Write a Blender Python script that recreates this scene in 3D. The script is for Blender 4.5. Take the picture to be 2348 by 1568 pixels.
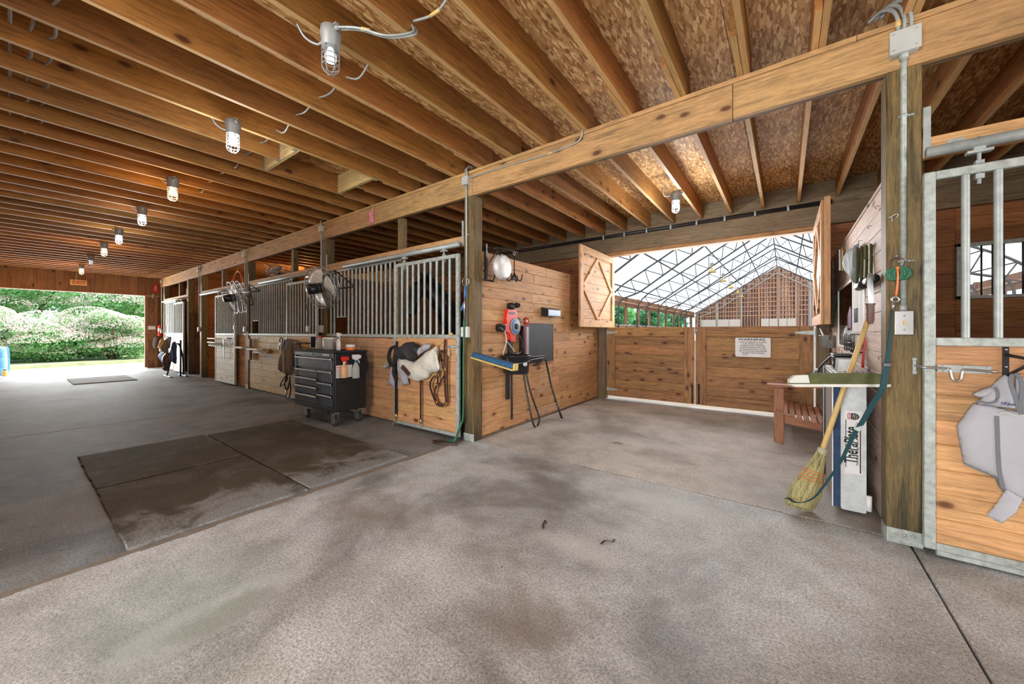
import bpy, bmesh, math, random
from mathutils import Vector, Matrix
import numpy as np
R = math.radians
PI = math.pi
rnd = random.Random(7)
for o in list(bpy.data.objects): bpy.data.objects.remove(o)
SC = bpy.context.scene
COL = SC.collection

# ------------------------------------------------------------------ camera
cd = bpy.data.cameras.new('camera')
cam = bpy.data.objects.new('camera', cd); COL.objects.link(cam)
cam.location = (0, -3.05, 1.22)
YAW = math.atan(626/849.)
cam.rotation_euler = (R(90), 0, YAW)
cd.sensor_width = 36; cd.lens = 36*849/2348
cd.shift_y = -23/2348
cd.clip_start = 0.02; cd.clip_end = 400
SC.camera = cam

# ------------------------------------------------------------------ world, sun, daylight fill, exposure
SC.view_settings.view_transform = 'Standard'
SC.view_settings.look = 'None'
SC.view_settings.gamma = 1
SC.view_settings.use_curve_mapping = False
SC.view_settings.exposure = 0.35
W = bpy.data.worlds.new('sky'); SC.world = W; W.use_nodes = True
bg = W.node_tree.nodes['Background']
bg.inputs[0].default_value = (0.80, 0.90, 1.0, 1); bg.inputs[1].default_value = 1.9
sd = bpy.data.lights.new('sun', 'SUN'); sd.energy = 6.5; sd.angle = R(3); sd.color = (1, .95, .86)
sun = bpy.data.objects.new('sun', sd); COL.objects.link(sun)
sun.rotation_euler = (R(38), R(14), R(160))

def area(name, loc, rot, sx, sy, e, col=(1,1,1)):
    l = bpy.data.lights.new(name, 'AREA'); l.shape = 'RECTANGLE'; l.size = sx; l.size_y = sy
    l.energy = e; l.color = col
    o = bpy.data.objects.new(name, l); COL.objects.link(o); o.location = loc; o.rotation_euler = rot
    return o
# area lights added to boost daylight; the rear and right openings are unseen
area('daylight_fill_rear', (-1.2, -7.6, 1.5), (R(90), 0, 0), 3.2, 2.6, 340, (.96, .98, 1))
area('daylight_fill_right', (5.7, -1.8, 1.4), (R(90), 0, R(90)), 3.4, 2.5, 130, (.96, .98, 1))
area('daylight_fill_left', (-17.9, -1.8, 1.3), (R(90), 0, R(-90)), 2.8, 2.3, 290, (.93, .98, 1))
area('daylight_fill_arena', (-1.1, 4.6, 2.2), (R(90), 0, R(180)), 3.0, 1.3, 95, (.97, .98, 1))

# ------------------------------------------------------------------ node helpers
class NT:
    def __init__(s, name):
        s.m = bpy.data.materials.new(name); s.m.use_nodes = True
        s.t = s.m.node_tree; s.n = s.t.nodes; s.l = s.t.links
        s.b = s.n['Principled BSDF']; s.out = s.n['Material Output']
    def add(s, typ, **kw):
        n = s.n.new(typ)
        for k, v in kw.items():
            if k.startswith('i_'):
                key = k[2:]
                n.inputs[int(key) if key.isdigit() else key.replace('_', ' ')].default_value = v
            else: setattr(n, k, v)
        return n
    def lk(s, a, b): s.l.new(a, b)
    def ramp(s, fac, stops, interp='LINEAR'):
        r = s.n.new('ShaderNodeValToRGB'); e = r.color_ramp; e.interpolation = interp
        while len(e.elements) < len(stops): e.elements.new(.5)
        for el, (p, c) in zip(e.elements, stops):
            el.position = p; el.color = (c[0], c[1], c[2], 1) if not isinstance(c, (int, float)) else (c, c, c, 1)
        s.lk(fac, r.inputs[0]); return r.outputs[0]
    def mix(s, f, a, b, mode='MIX'):
        m = s.n.new('ShaderNodeMix'); m.data_type = 'RGBA'; m.blend_type = mode
        for v, i in ((f, 0), (a, 6), (b, 7)):
            if hasattr(v, 'is_output'): s.lk(v, m.inputs[i])
            else: m.inputs[i].default_value = v if i == 0 else (v[0], v[1], v[2], 1)
        return m.outputs[2]
    def math(s, op, a, b=0):
        m = s.n.new('ShaderNodeMath'); m.operation = op
        for v, i in ((a, 0), (b, 1)):
            if hasattr(v, 'is_output'): s.lk(v, m.inputs[i])
            else: m.inputs[i].default_value = v
        return m.outputs[0]
    def coords(s, scale=(1, 1, 1), rot=(0, 0, 0), rand=True):
        tc = s.n.new('ShaderNodeTexCoord'); v = tc.outputs['Object']
        if rand:
            oi = s.n.new('ShaderNodeObjectInfo')
            c = s.n.new('ShaderNodeCombineXYZ')
            for k, f in enumerate((17.3, 31.7, 11.9)):
                s.lk(s.math('MULTIPLY', oi.outputs['Random'], f), c.inputs[k])
            a = s.n.new('ShaderNodeVectorMath'); a.operation = 'ADD'
            s.lk(v, a.inputs[0]); s.lk(c.outputs[0], a.inputs[1]); v = a.outputs[0]
            s.rand = oi.outputs['Random']
        mp = s.n.new('ShaderNodeMapping'); mp.inputs['Scale'].default_value = scale; mp.inputs['Rotation'].default_value = rot
        s.lk(v, mp.inputs[0]); s.base = v
        return mp.outputs[0]
    def noise(s, vec, scale, detail=4, rough=.55, dist=0):
        n = s.add('ShaderNodeTexNoise'); s.lk(vec, n.inputs['Vector'])
        n.inputs['Scale'].default_value = scale; n.inputs['Detail'].default_value = detail
        n.inputs['Roughness'].default_value = rough; n.inputs['Distortion'].default_value = dist
        return n.outputs[0]
    def voro(s, vec, scale, feature='F1', rnd_=1):
        n = s.add('ShaderNodeTexVoronoi'); n.feature = feature; s.lk(vec, n.inputs['Vector'])
        n.inputs['Scale'].default_value = scale; n.inputs['Randomness'].default_value = rnd_
        return n
    def bump(s, h, strength=.3, dist=.01):
        b = s.add('ShaderNodeBump'); b.inputs['Strength'].default_value = strength; b.inputs['Distance'].default_value = dist
        s.lk(h, b.inputs['Height']); s.lk(b.outputs[0], s.b.inputs['Normal'])
    def col(s, c):
        if hasattr(c, 'is_output'): s.lk(c, s.b.inputs['Base Color'])
        else: s.b.inputs['Base Color'].default_value = (c[0], c[1], c[2], 1)
    def setp(s, rough=.6, metal=0, spec=.5):
        s.b.inputs['Roughness'].default_value = rough; s.b.inputs['Metallic'].default_value = metal
        s.b.inputs['Specular IOR Level'].default_value = spec

def sc(c, f): return tuple(min(1, x*f) for x in c)
def wood(name, c, axis, knots=.5, contrast=1., rough=.62, scale=1., grime=0., var=.3, foot=0):
    t = NT(name)
    s = [1, 1, 1]; s['xyz'.index(axis)] = .07
    v = t.coords(tuple(x*scale for x in s))
    n1 = t.noise(v, 17, 6, .65, 1.8)
    n2 = t.noise(v, 120, 3, .7, .8)
    dark = sc(c, 1-.48*contrast); light = sc(c, 1+.28*contrast)
    col = t.ramp(n1, [(.32, dark), (.47, c), (.68, light)])
    g = t.ramp(n2, [(.34, .55), (.6, 1.12)])
    col = t.mix(min(1, .75*contrast), col, g, 'MULTIPLY')
    # board tone
    big = t.add('ShaderNodeTexNoise'); 
    big.inputs['Scale'].default_value = 1.3; t.lk(t.base, big.inputs['Vector'])
    col = t.mix(.5, col, t.ramp(big.outputs[0], [(.3, .78), (.7, 1.1)]), 'MULTIPLY')
    if knots > 0:
        s2 = [1, 1, 1]; s2['xyz'.index(axis)] = .5
        mp = t.add('ShaderNodeMapping'); mp.inputs['Scale'].default_value = s2; t.lk(t.base, mp.inputs[0])
        nz = t.noise(mp.outputs[0], 14, 2)
        vv = t.voro(mp.outputs[0], 8.5)
        d = t.math('ADD', vv.outputs['Distance'], t.math('MULTIPLY', t.math('SUBTRACT', nz, .5), .12))
        pick = t.math('GREATER_THAN', vv.outputs['Color'], 1-knots)
        k = t.math('MULTIPLY', t.ramp(d, [(.10, 1.), (.15, .8), (.21, 0.)]), pick)
        ring = t.math('MULTIPLY', t.ramp(d, [(.12, .0), (.20, .6), (.42, 0.)]), pick)
        col = t.mix(ring, col, sc(c, .62))
        col = t.mix(k, col, (c[0]*.22, c[1]*.13, c[2]*.12))
    if grime > 0:
        gn = t.noise(t.base, 2.6, 6, .7)
        col = t.mix(t.math('MULTIPLY', t.ramp(gn, [(.42, 0.), (.66, 1.)]), grime), col, (.10, .09, .045))
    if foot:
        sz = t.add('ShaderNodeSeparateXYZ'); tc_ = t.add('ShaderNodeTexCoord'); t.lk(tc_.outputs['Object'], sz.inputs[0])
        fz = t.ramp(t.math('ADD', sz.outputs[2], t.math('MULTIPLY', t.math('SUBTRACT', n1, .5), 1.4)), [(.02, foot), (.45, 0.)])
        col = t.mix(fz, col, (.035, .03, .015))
    hs = t.add('ShaderNodeHueSaturation'); t.lk(col, hs.inputs['Color'])
    t.lk(t.math('ADD', t.math('MULTIPLY', t.rand, var), 1-var*.5), hs.inputs['Value'])
    r2 = t.math('FRACT', t.math('MULTIPLY', t.rand, 7.31))
    t.lk(t.math('ADD', t.math('MULTIPLY', r2, .014), .495), hs.inputs['Hue'])
    t.col(hs.outputs[0]); t.setp(rough, 0, .35)
    t.bump(t.mix(.5, n1, n2), .22, .006)
    return t.m
def plain(name, c, rough=.5, metal=0, var=.15, ns=8, bump=0, spec=.5, rand=True):
    t = NT(name); v = t.coords(rand=rand)
    n = t.noise(v, ns, 5, .6)
    t.col(t.ramp(n, [(.3, sc(c, 1-var)), (.7, sc(c, 1+var))])); t.setp(rough, metal, spec)
    if bump: t.bump(t.noise(v, ns*6, 3), bump, .003)
    return t.m
def emis(name, c, e):
    t = NT(name); t.b.inputs['Emission Color'].default_value = (*c, 1); t.b.inputs['Emission Strength'].default_value = e
    t.col(c); return t.m
def leafmat(name, c1, c2, tr=.35):
    t = NT(name); v = t.coords(rand=False)
    n = t.noise(v, 1.1, 3); n2 = t.noise(v, 9, 2)
    c = t.ramp(t.math('ADD', t.math('MULTIPLY', n, .5), t.math('MULTIPLY', n2, .5)), [(.35, c1), (.65, c2)])
    t.col(c); t.setp(.6)
    tb = t.add('ShaderNodeBsdfTranslucent'); t.lk(c, tb.inputs[0])
    mx = t.add('ShaderNodeMixShader'); mx.inputs[0].default_value = tr
    t.lk(t.b.outputs[0], mx.inputs[1]); t.lk(tb.outputs[0], mx.inputs[2]); t.lk(mx.outputs[0], t.out.inputs[0])
    return t.m

M = {}
pine = (.46, .235, .092)
for ax in 'xyz':
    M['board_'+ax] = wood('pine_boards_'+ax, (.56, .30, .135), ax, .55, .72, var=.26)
    M['beam_'+ax] = wood('beam_lumber_'+ax, (.50, .29, .12), ax, .22, .9, grime=.22, var=.12)
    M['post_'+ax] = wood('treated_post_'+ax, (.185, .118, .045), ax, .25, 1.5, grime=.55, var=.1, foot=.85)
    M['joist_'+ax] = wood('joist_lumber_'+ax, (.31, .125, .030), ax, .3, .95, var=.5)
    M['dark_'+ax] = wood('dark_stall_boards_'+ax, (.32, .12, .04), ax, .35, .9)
    M['door_'+ax] = wood('arena_door_wood_'+ax, (.36, .175, .065), ax, .65, 1.1, grime=.15)
    M['jedge_'+ax] = wood('lit_joist_underside_'+ax, (.56, .345, .15), ax, .15, .5, var=.3)
    M['grey_'+ax] = wood('weathered_timber_'+ax, (.20, .13, .075), ax, .2, 1.0, grime=.3)
    M['pale_'+ax] = wood('lit_pale_boards_'+ax, (.66, .51, .42), ax, .5, .6)  # bright light on the partition put into this pale board colour
    M['yellow_'+ax] = wood('yellow_pine_'+ax, (.58, .42, .19), ax, .42, .7)
    M['red_'+ax] = wood('stained_bench_wood_'+ax, (.36, .15, .08), ax, 0, .8)
M['brown_z'] = wood('brown_siding', (.27, .125, .055), 'z', .35, .9, var=.35)
M['galv'] = plain('galvanised_steel', (.36, .40, .385), .5, .3, .22, 14)
M['galvw'] = plain('worn_galvanised', (.38, .42, .39), .55, .3, .3, 26)
M['black'] = plain('black_metal', (.018, .018, .02), .35, .2, .2)
M['blackm'] = plain('matt_black', (.02, .02, .022), .7, 0, .3)
M['rubber'] = plain('rubber', (.035, .035, .037), .75, 0, .3)
M['chrome'] = plain('brushed_steel', (.45, .46, .46), .3, .9, .1)
M['brass'] = plain('brass', (.65, .47, .2), .3, .9, .1)
M['white'] = plain('white_plastic', (.78, .78, .75), .4, 0, .05)
M['boxgrey'] = plain('grey_painted_box', (.50, .51, .48), .5, .1, .08)
M['lampgrey'] = plain('lamp_housing_grey', (.30, .31, .30), .5, .2, .08)
M['leather'] = plain('dark_brown_leather', (.055, .022, .014), .45, 0, .3)
M['navy'] = plain('navy_cloth', (.03, .06, .13), .9, 0, .3, 20)
M['taupe'] = plain('taupe_canvas', (.20, .16, .13), .9, 0, .18, 12, .2)
M['grey_cloth'] = plain('grey_cloth', (.34, .33, .36), .9, 0, .12, 12, .2)
M['lav'] = plain('pale_grey_blanket', (.40, .40, .43), .85, 0, .07, 6, .12)
M['piping'] = plain('grey_piping', (.15, .16, .175), .8, 0, .1)
M['canvas'] = plain('soiled_white_canvas', (.60, .58, .50), .9, 0, .16, 9, .3)
M['silver'] = plain('silver_bag', (.20, .23, .24), .65, 0, .4)
M['red'] = plain('red_plastic', (.72, .03, .015), .35, 0, .06)
M['orange'] = plain('orange_plastic', (.85, .18, .03), .4, 0, .06)
M['green'] = plain('green_hose', (.015, .13, .06), .4, 0, .1)
M['teal'] = plain('teal_webbing', (.003, .045, .055), .75, 0, .2, 60)
M['blue'] = plain('blue_fabric', (.02, .10, .22), .8, 0, .5, 40)
M['barrel'] = plain('blue_barrel', (.05, .20, .48), .4, 0, .08)
M['yellow'] = plain('yellow_foam', (.65, .47, .15), .7, 0, .1)
M['purple'] = plain('purple_plastic', (.10, .01, .09), .5, 0, .1)
M['pink'] = plain('pink_paint', (.80, .25, .38), .7, 0, .08)
M['brownh'] = plain('brown_handle', (.12, .055, .045), .5, 0, .1)
M['slate'] = plain('chalkboard_slate', (.03, .032, .036), .6, 0, .3, 5)
M['paper'] = plain('paper', (.75, .75, .74), .8, 0, .05)
M['ink'] = plain('dark_ink', (.01, .022, .02), .8, 0, .05)
M['redink'] = plain('red_ink', (.6, .02, .01), .6, 0, .05)
M['signy'] = plain('exit_sign_face', (.75, .50, .20), .5, 0, .05)
M['straw'] = wood('broom_straw', (.42, .37, .17), 'z', 0, 1.)
M['handle'] = wood('broom_handle_wood', (.66, .45, .19), 'z', 0, .35, .4)
M['moss'] = plain('mossy_plank_face', (.07, .075, .022), .85, 0, .4, 14, .4)
M['sawn'] = plain('pale_sawn_edge', (.56, .56, .50), .8, 0, .12, 14)
M['hide'] = plain('horse_coat', (.012, .010, .010), .45, 0, .3, 10)
M['mane'] = plain('horse_mane', (.008, .007, .007), .6, 0, .3, 30)
M['rug'] = plain('horse_blanket', (.13, .13, .16), .8, 0, .3, 10)
M['concrete_trim'] = plain('sand_edge', (.21, .175, .14), .9, 0, .2, 20)
M['sand'] = plain('arena_sand', (.45, .38, .30), .95, 0, .12, 3)
M['grass'] = plain('grass_ground', (.42, .50, .28), .9, 0, .25, 3, rand=False)
M['gravel'] = plain('gravel', (.55, .53, .50), .95, 0, .15, 30, rand=False)
M['truss'] = plain('truss_steel', (.09, .10, .11), .5, .4, .1)
M['trussl'] = plain('truss_steel_pale', (.50, .47, .43), .5, .4, .1)
M['kick'] = plain('white_kickboard', (.74, .66, .58), .7, 0, .06)
M['bark'] = plain('bark', (.11, .08, .055), .9, 0, .3, 20, .5)
M['leaf'] = leafmat('green_leaves', (.10, .36, .12), (.34, .62, .26), .5)
M['leafd'] = leafmat('dark_leaves', (.05, .20, .09), (.12, .36, .14), .45)
M['bloom'] = leafmat('pale_pink_blossom', (.80, .66, .62), (.92, .86, .80), .45)
M['glassy'] = NT('window_glass').m
def glass(name, c=(1, 1, 1), rough=.02, alpha=.12):
    t = NT(name); tr = t.add('ShaderNodeBsdfTransparent'); tr.inputs[0].default_value = (*c, 1)
    t.b.inputs['Base Color'].default_value = (*c, 1); t.setp(rough)
    mx = t.add('ShaderNodeMixShader'); mx.inputs[0].default_value = alpha
    t.lk(tr.outputs[0], mx.inputs[1]); t.lk(t.b.outputs[0], mx.inputs[2]); t.lk(mx.outputs[0], t.out.inputs[0])
    return t.m
M['glassy'] = glass('window_glass_pane')
M['clear'] = glass('clear_plastic', (.9, .9, .86), .1, .35)
M['amber'] = glass('amber_spray_liquid', (.95, .6, .3), .1, .75)
M['mirror'] = plain('mirror_glass', (.80, .84, .84), .05, 1, .02)
t = NT('arena_fabric'); tb = t.add('ShaderNodeBsdfTranslucent'); tb.inputs[0].default_value = (.49, .51, .54, 1)
t.col((.8, .8, .8)); t.setp(.7)
mx = t.add('ShaderNodeMixShader'); mx.inputs[0].default_value = .8
t.lk(t.b.outputs[0], mx.inputs[1]); t.lk(tb.outputs[0], mx.inputs[2]); t.lk(mx.outputs[0], t.out.inputs[0])
M['fabric'] = t.m
# OSB
t = NT('osb_panel'); t.coords(rand=False)
cols = []
hh = None
for i, (a, sx) in enumerate(((R(8), 1), (R(52), 1), (R(-38), 1), (R(85), 1))):
    mp = t.add('ShaderNodeMapping'); mp.inputs['Rotation'].default_value = (0, 0, a)
    mp.inputs['Scale'].default_value = (1, .24, 1); mp.inputs['Location'].default_value = (i*3.3, i*1.7, 0)
    nz = t.noise(t.base, 9, 2)
    ad = t.add('ShaderNodeVectorMath'); ad.operation = 'ADD'
    t.lk(t.base, ad.inputs[0])
    cmb = t.add('ShaderNodeCombineXYZ'); t.lk(t.math('MULTIPLY', nz, .018), cmb.inputs[0]); t.lk(cmb.outputs[0], ad.inputs[1])
    t.lk(ad.outputs[0], mp.inputs[0])
    v = t.voro(mp.outputs[0], 50 + 6*i)
    cols.append(v)
sep = [t.math('FRACT', t.math('MULTIPLY', c.outputs['Color'], 5.7)) for c in cols]
h = sep[0]
for k_, th_ in ((1, .52), (2, .55), (3, .62)): h = t.mix(t.math('GREATER_THAN', cols[k_].outputs['Color'], th_), h, sep[k_])
col = t.ramp(h, [(0., (.27, .12, .035)), (.3, (.47, .235, .08)), (.7, (.64, .37, .145)), (1., (.88, .62, .31))])
col = t.mix(.6, col, t.ramp(t.noise(t.base, 1.5, 3), [(.3, .7), (.7, 1.1)]), 'MULTIPLY')
t.col(col); t.setp(.65, 0, .3); t.bump(h, .5, .006); M['osb'] = t.m
# concrete
def concrete(name, c, dk, seed=0, r0=.42):
    t = NT(name); t.coords(rand=False)
    mp = t.add('ShaderNodeMapping'); mp.inputs['Location'].default_value = (seed, seed*2, 0); t.lk(t.base, mp.inputs[0]); v = mp.outputs[0]
    big = t.noise(v, .9, 5, .62, .4); mid = t.noise(v, 3.7, 6, .7); fine = t.noise(v, 95, 4, .75)
    col = t.ramp(big, [(.36, dk), (.50, c), (.64, sc(c, 1.18))])
    col = t.mix(.7, col, t.ramp(mid, [(.36, (.70, .67, .63)), (.58, (1.05, 1.05, 1.05))]), 'MULTIPLY')
    # damp brown patches
    col = t.mix(t.ramp(t.noise(v, .55, 3, .5, .8), [(.56, 0.), (.68, .5)]), col, (.20, .15, .105))
    col = t.mix(.75, col, t.ramp(t.noise(v, 60, 3, .8), [(.34, .66), (.5, .98), (.68, 1.15)]), 'MULTIPLY')
    col = t.mix(1., col, t.ramp(t.noise(v, 210, 2, .7), [(.32, .55), (.5, 1.), (.68, 1.2)]), 'MULTIPLY')
    col = t.mix(1., col, t.ramp(fine, [(.34, .5), (.5, .98), (.66, 1.25)]), 'MULTIPLY')
    sp = t.voro(v, 26); pk = t.math('GREATER_THAN', sp.outputs['Color'], .93)
    col = t.mix(t.math('MULTIPLY', t.ramp(sp.outputs['Distance'], [(.10, 1.), (.16, 0.)]), pk), col, (.72, .70, .66))
    sp = t.voro(v, 17); pk = t.math('GREATER_THAN', sp.outputs['Color'], .94)
    col = t.mix(t.math('MULTIPLY', t.ramp(sp.outputs['Distance'], [(.08, .9), (.14, 0.)]), pk), col, (.06, .05, .045))
    # damp mark and pale scuffs left on the slab
    def spot(cx, cy, rx, ry, lo, hi):
        mp_ = t.add('ShaderNodeMapping'); mp_.inputs['Location'].default_value = (-cx/rx, -cy/ry, 0); mp_.inputs['Scale'].default_value = (1/rx, 1/ry, 0); t.lk(t.base, mp_.inputs[0])
        ln = t.add('ShaderNodeVectorMath'); ln.operation = 'LENGTH'; t.lk(mp_.outputs[0], ln.inputs[0])
        return t.ramp(t.math('ADD', ln.outputs['Value'], t.math('MULTIPLY', t.math('SUBTRACT', mid, .5), 1.6)), [(lo, 1.), (hi, 0.)])
    damp = spot(-1.93, -2.44, .13, .30, .5, .95)
    gloss_rim_ = spot(-1.97, -2.50, .17, .36, .7, 1.0)  # pale rim: white gloss around the damp mark painted into the colour
    col = t.mix(t.math('MULTIPLY', gloss_rim_, .35), col, (.62, .66, .68)); col = t.mix(t.math('MULTIPLY', damp, .42), col, (.14, .115, .08))
    for q_ in ((-.95, -1.15, .3, .12), (-.2, -1.9, .35, .25), (-2.2, -.5, .4, .1), (-.75, -.3, .5, .2)): col = t.mix(t.math('MULTIPLY', spot(*q_, .3, 1.2), .35), col, (.66, .66, .65))
    for q_ in ((-.9, -1.75, .35, .3), (-2.3, -1.6, .5, .3), (-1.0, .8, .4, .3)): col = t.mix(t.math('MULTIPLY', spot(*q_, .2, 1.2), .45), col, (.22, .165, .12))
    col = t.mix(t.math('MULTIPLY', spot(-2.2, -2.6, .7, .5, .2, 1.2), .3), col, (.30, .42, .34))
    t.col(col); t.setp(.62, 0, .35)
    t.lk(t.ramp(big, [(.35, r0), (.6, .75)]), t.b.inputs['Roughness'])
    t.bump(t.mix(.35, fine, mid), .45, .006)
    return t.m
M['concrete'] = concrete('concrete', (.50, .515, .515), (.25, .25, .245))
M['concrete3'] = concrete('bay_concrete', (.53, .50, .46), (.33, .31, .28), 9, .5)
M['concrete2'] = concrete('aisle_concrete', (.25, .262, .27), (.095, .10, .105), 4, .68)
# dusty rubber mat
t = NT('dusty_rubber_mat'); v = t.coords()
n = t.noise(v, 2.2, 6, .7, .5); f = t.noise(v, 70, 3, .7)
col = t.ramp(n, [(.3, (.05, .038, .02)), (.5, (.085, .068, .038)), (.72, (.16, .15, .13))])
sx_ = t.add('ShaderNodeSeparateXYZ'); tcm = t.add('ShaderNodeTexCoord'); t.lk(tcm.outputs['Object'], sx_.inputs[0])
e_ = t.math('ADD', t.math('ADD', sx_.outputs[0], 3.45), t.math('MULTIPLY', t.math('SUBTRACT', n, .5), 2.2))
dust = t.ramp(e_, [(0., 0.), (.38, .75)])
col = t.mix(dust, col, (.30, .30, .295))
t.col(t.mix(.9, col, t.ramp(f, [(.3, .5), (.7, 1.3)]), 'MULTIPLY')); t.setp(.85, 0, .3); t.bump(f, .5, .004); M['mat'] = t.m

# ------------------------------------------------------------------ mesh helpers
class MB:
    def __init__(s): s.v = []; s.f = []; s.sm = []
    def raw(s, vs, fs, smooth=False):
        b = len(s.v); s.v += [tuple(p) for p in vs]; s.f += [tuple(i+b for i in f) for f in fs]; s.sm += [smooth]*len(fs); return s
    def box(s, x0, x1, y0, y1, z0, z1, mt=None, bev=0):
        if x0 > x1: x0, x1 = x1, x0
        if y0 > y1: y0, y1 = y1, y0
        if z0 > z1: z0, z1 = z1, z0
        b = min(bev, (x1-x0)*.3, (y1-y0)*.3, (z1-z0)*.3)
        if b <= 0:
            vs = [(x, y, z) for x in (x0, x1) for y in (y0, y1) for z in (z0, z1)]
            fs = [(0, 1, 3, 2), (4, 6, 7, 5), (0, 4, 5, 1), (2, 3, 7, 6), (0, 2, 6, 4), (1, 5, 7, 3)]
        else:
            bm = bmesh.new(); bmesh.ops.create_cube(bm, size=1)
            for q in bm.verts: q.co = Vector(((x0+x1)/2+q.co.x*(x1-x0), (y0+y1)/2+q.co.y*(y1-y0), (z0+z1)/2+q.co.z*(z1-z0)))
            bmesh.ops.bevel(bm, geom=list(bm.edges), offset=b, segments=1, affect='EDGES')
            bm.verts.index_update()
            vs = [tuple(q.co) for q in bm.verts]; fs = [tuple(q.index for q in f.verts) for f in bm.faces]; bm.free()
        if mt is not None: vs = [tuple(mt @ Vector(p)) for p in vs]
        return s.raw(vs, fs)
    def prism(s, pts, d, mt=None):
        """pts = 2D outline (a,b) extruded along third axis; mapped by mt from (a, 0..d, b)"""
        n = len(pts); vs = [(a, 0, b) for a, b in pts]+[(a, d, b) for a, b in pts]
        fs = [tuple(range(n))[::-1], tuple(range(n, 2*n))]+[(i, (i+1) % n, n+(i+1) % n, n+i) for i in range(n)]
        if mt is not None: vs = [tuple(mt @ Vector(p)) for p in vs]
        return s.raw(vs, fs)
    def tube(s, pts, r, n=8, closed=False, flat=None, cap=True):
        pts = [Vector(p) for p in pts]; m = len(pts)
        rs = r if isinstance(r, (list, tuple)) else [r]*m
        vs = []; up = Vector((0, 0, 1)); prev = None
        for i, p in enumerate(pts):
            if closed: d = pts[(i+1) % m]-pts[i-1]
            else: d = pts[min(i+1, m-1)]-pts[max(i-1, 0)]
            if d.length < 1e-9: d = Vector((0, 0, 1))
            d.normalize()
            if prev is None:
                a = d.cross(up)
                if a.length < .05: a = d.cross(Vector((0, 1, 0)))
            else:
                a = prev - d*prev.dot(d)
            a.normalize(); prev = a; b = d.cross(a)
            for k in range(n):
                t_ = 2*PI*k/n
                if flat: vs.append(p+a*math.cos(t_)*rs[i]+b*math.sin(t_)*rs[i]*flat)
                else: vs.append(p+(a*math.cos(t_)+b*math.sin(t_))*rs[i])
        fs = []
        for i in range(m if closed else m-1):
            j = (i+1) % m
            for k in range(n): fs.append((i*n+k, i*n+(k+1) % n, j*n+(k+1) % n, j*n+k))
        if cap and not closed: fs += [tuple(range(n))[::-1], tuple(range((m-1)*n, m*n))]
        return s.raw(vs, fs, True)
    def strap(s, pts, w, th, wdir):
        """flat band along pts, width vector wdir"""
        pts = [Vector(p) for p in pts]; m = len(pts); vs = []
        for i, p in enumerate(pts):
            d = (pts[min(i+1, m-1)]-pts[max(i-1, 0)]).normalized()
            wv = Vector(wdir[i] if isinstance(wdir, list) else wdir); wv = (wv-d*wv.dot(d)).normalized(); nn = d.cross(wv)
            ww = w[i] if isinstance(w, list) else w
            for a, b in ((-1, -1), (1, -1), (1, 1), (-1, 1)): vs.append(p+wv*a*ww/2+nn*b*th/2)
        fs = [(0, 3, 2, 1), (m*4-4, m*4-3, m*4-2, m*4-1)]
        for i in range(m-1):
            for k in range(4): fs.append((i*4+k, i*4+(k+1) % 4, i*4+4+(k+1) % 4, i*4+4+k))
        return s.raw(vs, fs)
    def lathe(s, prof, n=20, mt=None, smooth=True):
        vs = []; fs = []; m = len(prof)
        for r_, z in prof:
            for k in range(n): vs.append((r_*math.cos(2*PI*k/n), r_*math.sin(2*PI*k/n), z))
        for i in range(m-1):
            for k in range(n): fs.append((i*n+k, i*n+(k+1) % n, (i+1)*n+(k+1) % n, (i+1)*n+k))
        fs += [tuple(range(n))[::-1], tuple(range((m-1)*n, m*n))]
        if mt is not None: vs = [tuple(mt @ Vector(p)) for p in vs]
        return s.raw(vs, fs, smooth)
    def ball(s, c, r, n=12, sx=(1, 1, 1)):
        prof = [(max(1e-4, r*math.sin(PI*i/8)), -r*math.cos(PI*i/8)) for i in range(9)]
        return s.lathe(prof, n, Matrix.Translation(c) @ Matrix.Diagonal((*sx, 1)))
    def build(s, name, mat, parent=None, world=True, kind=None, label=None):
        me = bpy.data.meshes.new(name); me.from_pydata(s.v, [], s.f)
        me.polygons.foreach_set('use_smooth', s.sm); me.materials.append(M[mat] if isinstance(mat, str) else mat); me.update()
        o = bpy.data.objects.new(name, me); COL.objects.link(o)
        if parent is not None:
            o.parent = parent
            if world: o.location = -wloc(parent)
        if kind: o['kind'] = kind
        if label: o['label'] = label
        return o
def wloc(o):
    l = Vector((0, 0, 0))
    while o is not None: l = l+o.location; o = o.parent
    return l
def thing(name, label, cat, loc=(0, 0, 0), rz=0, group=None):
    o = bpy.data.objects.new(name, None); o.empty_display_size = .1; COL.objects.link(o); o.location = loc; o.rotation_euler = (0, 0, rz)
    o['label'] = label; o['category'] = cat
    if group: o['group'] = group
    return o
def tag(o, label, cat, group=None):
    o['label'] = label; o['category'] = cat
    if group: o['group'] = group
    return o
def struct(name, label, cat='structure', loc=(0, 0, 0)):
    o = thing(name, label, cat, loc); o['kind'] = 'structure'; return o
def dup(o, loc=None, rz=None, label=None, parent=None):
    c = o.copy(); COL.objects.link(c)
    if parent: c.parent = parent
    for ch in o.children: dup(ch, parent=c)
    if loc is not None: c.location = loc
    if rz is not None: c.rotation_euler.z = rz
    if label: c['label'] = label
    return c
def bx(name, mat, parent, x0, x1, y0, y1, z0, z1, bev=.003, label=None):
    return MB().box(x0, x1, y0, y1, z0, z1, bev=bev).build(name, mat, parent, label=label)
def arc(c, r, a0, a1, n, ux, uy):
    c = Vector(c); ux = Vector(ux); uy = Vector(uy)
    return [c+ux*r*math.cos(a0+(a1-a0)*i/n)+uy*r*math.sin(a0+(a1-a0)*i/n) for i in range(n+1)]
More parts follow.
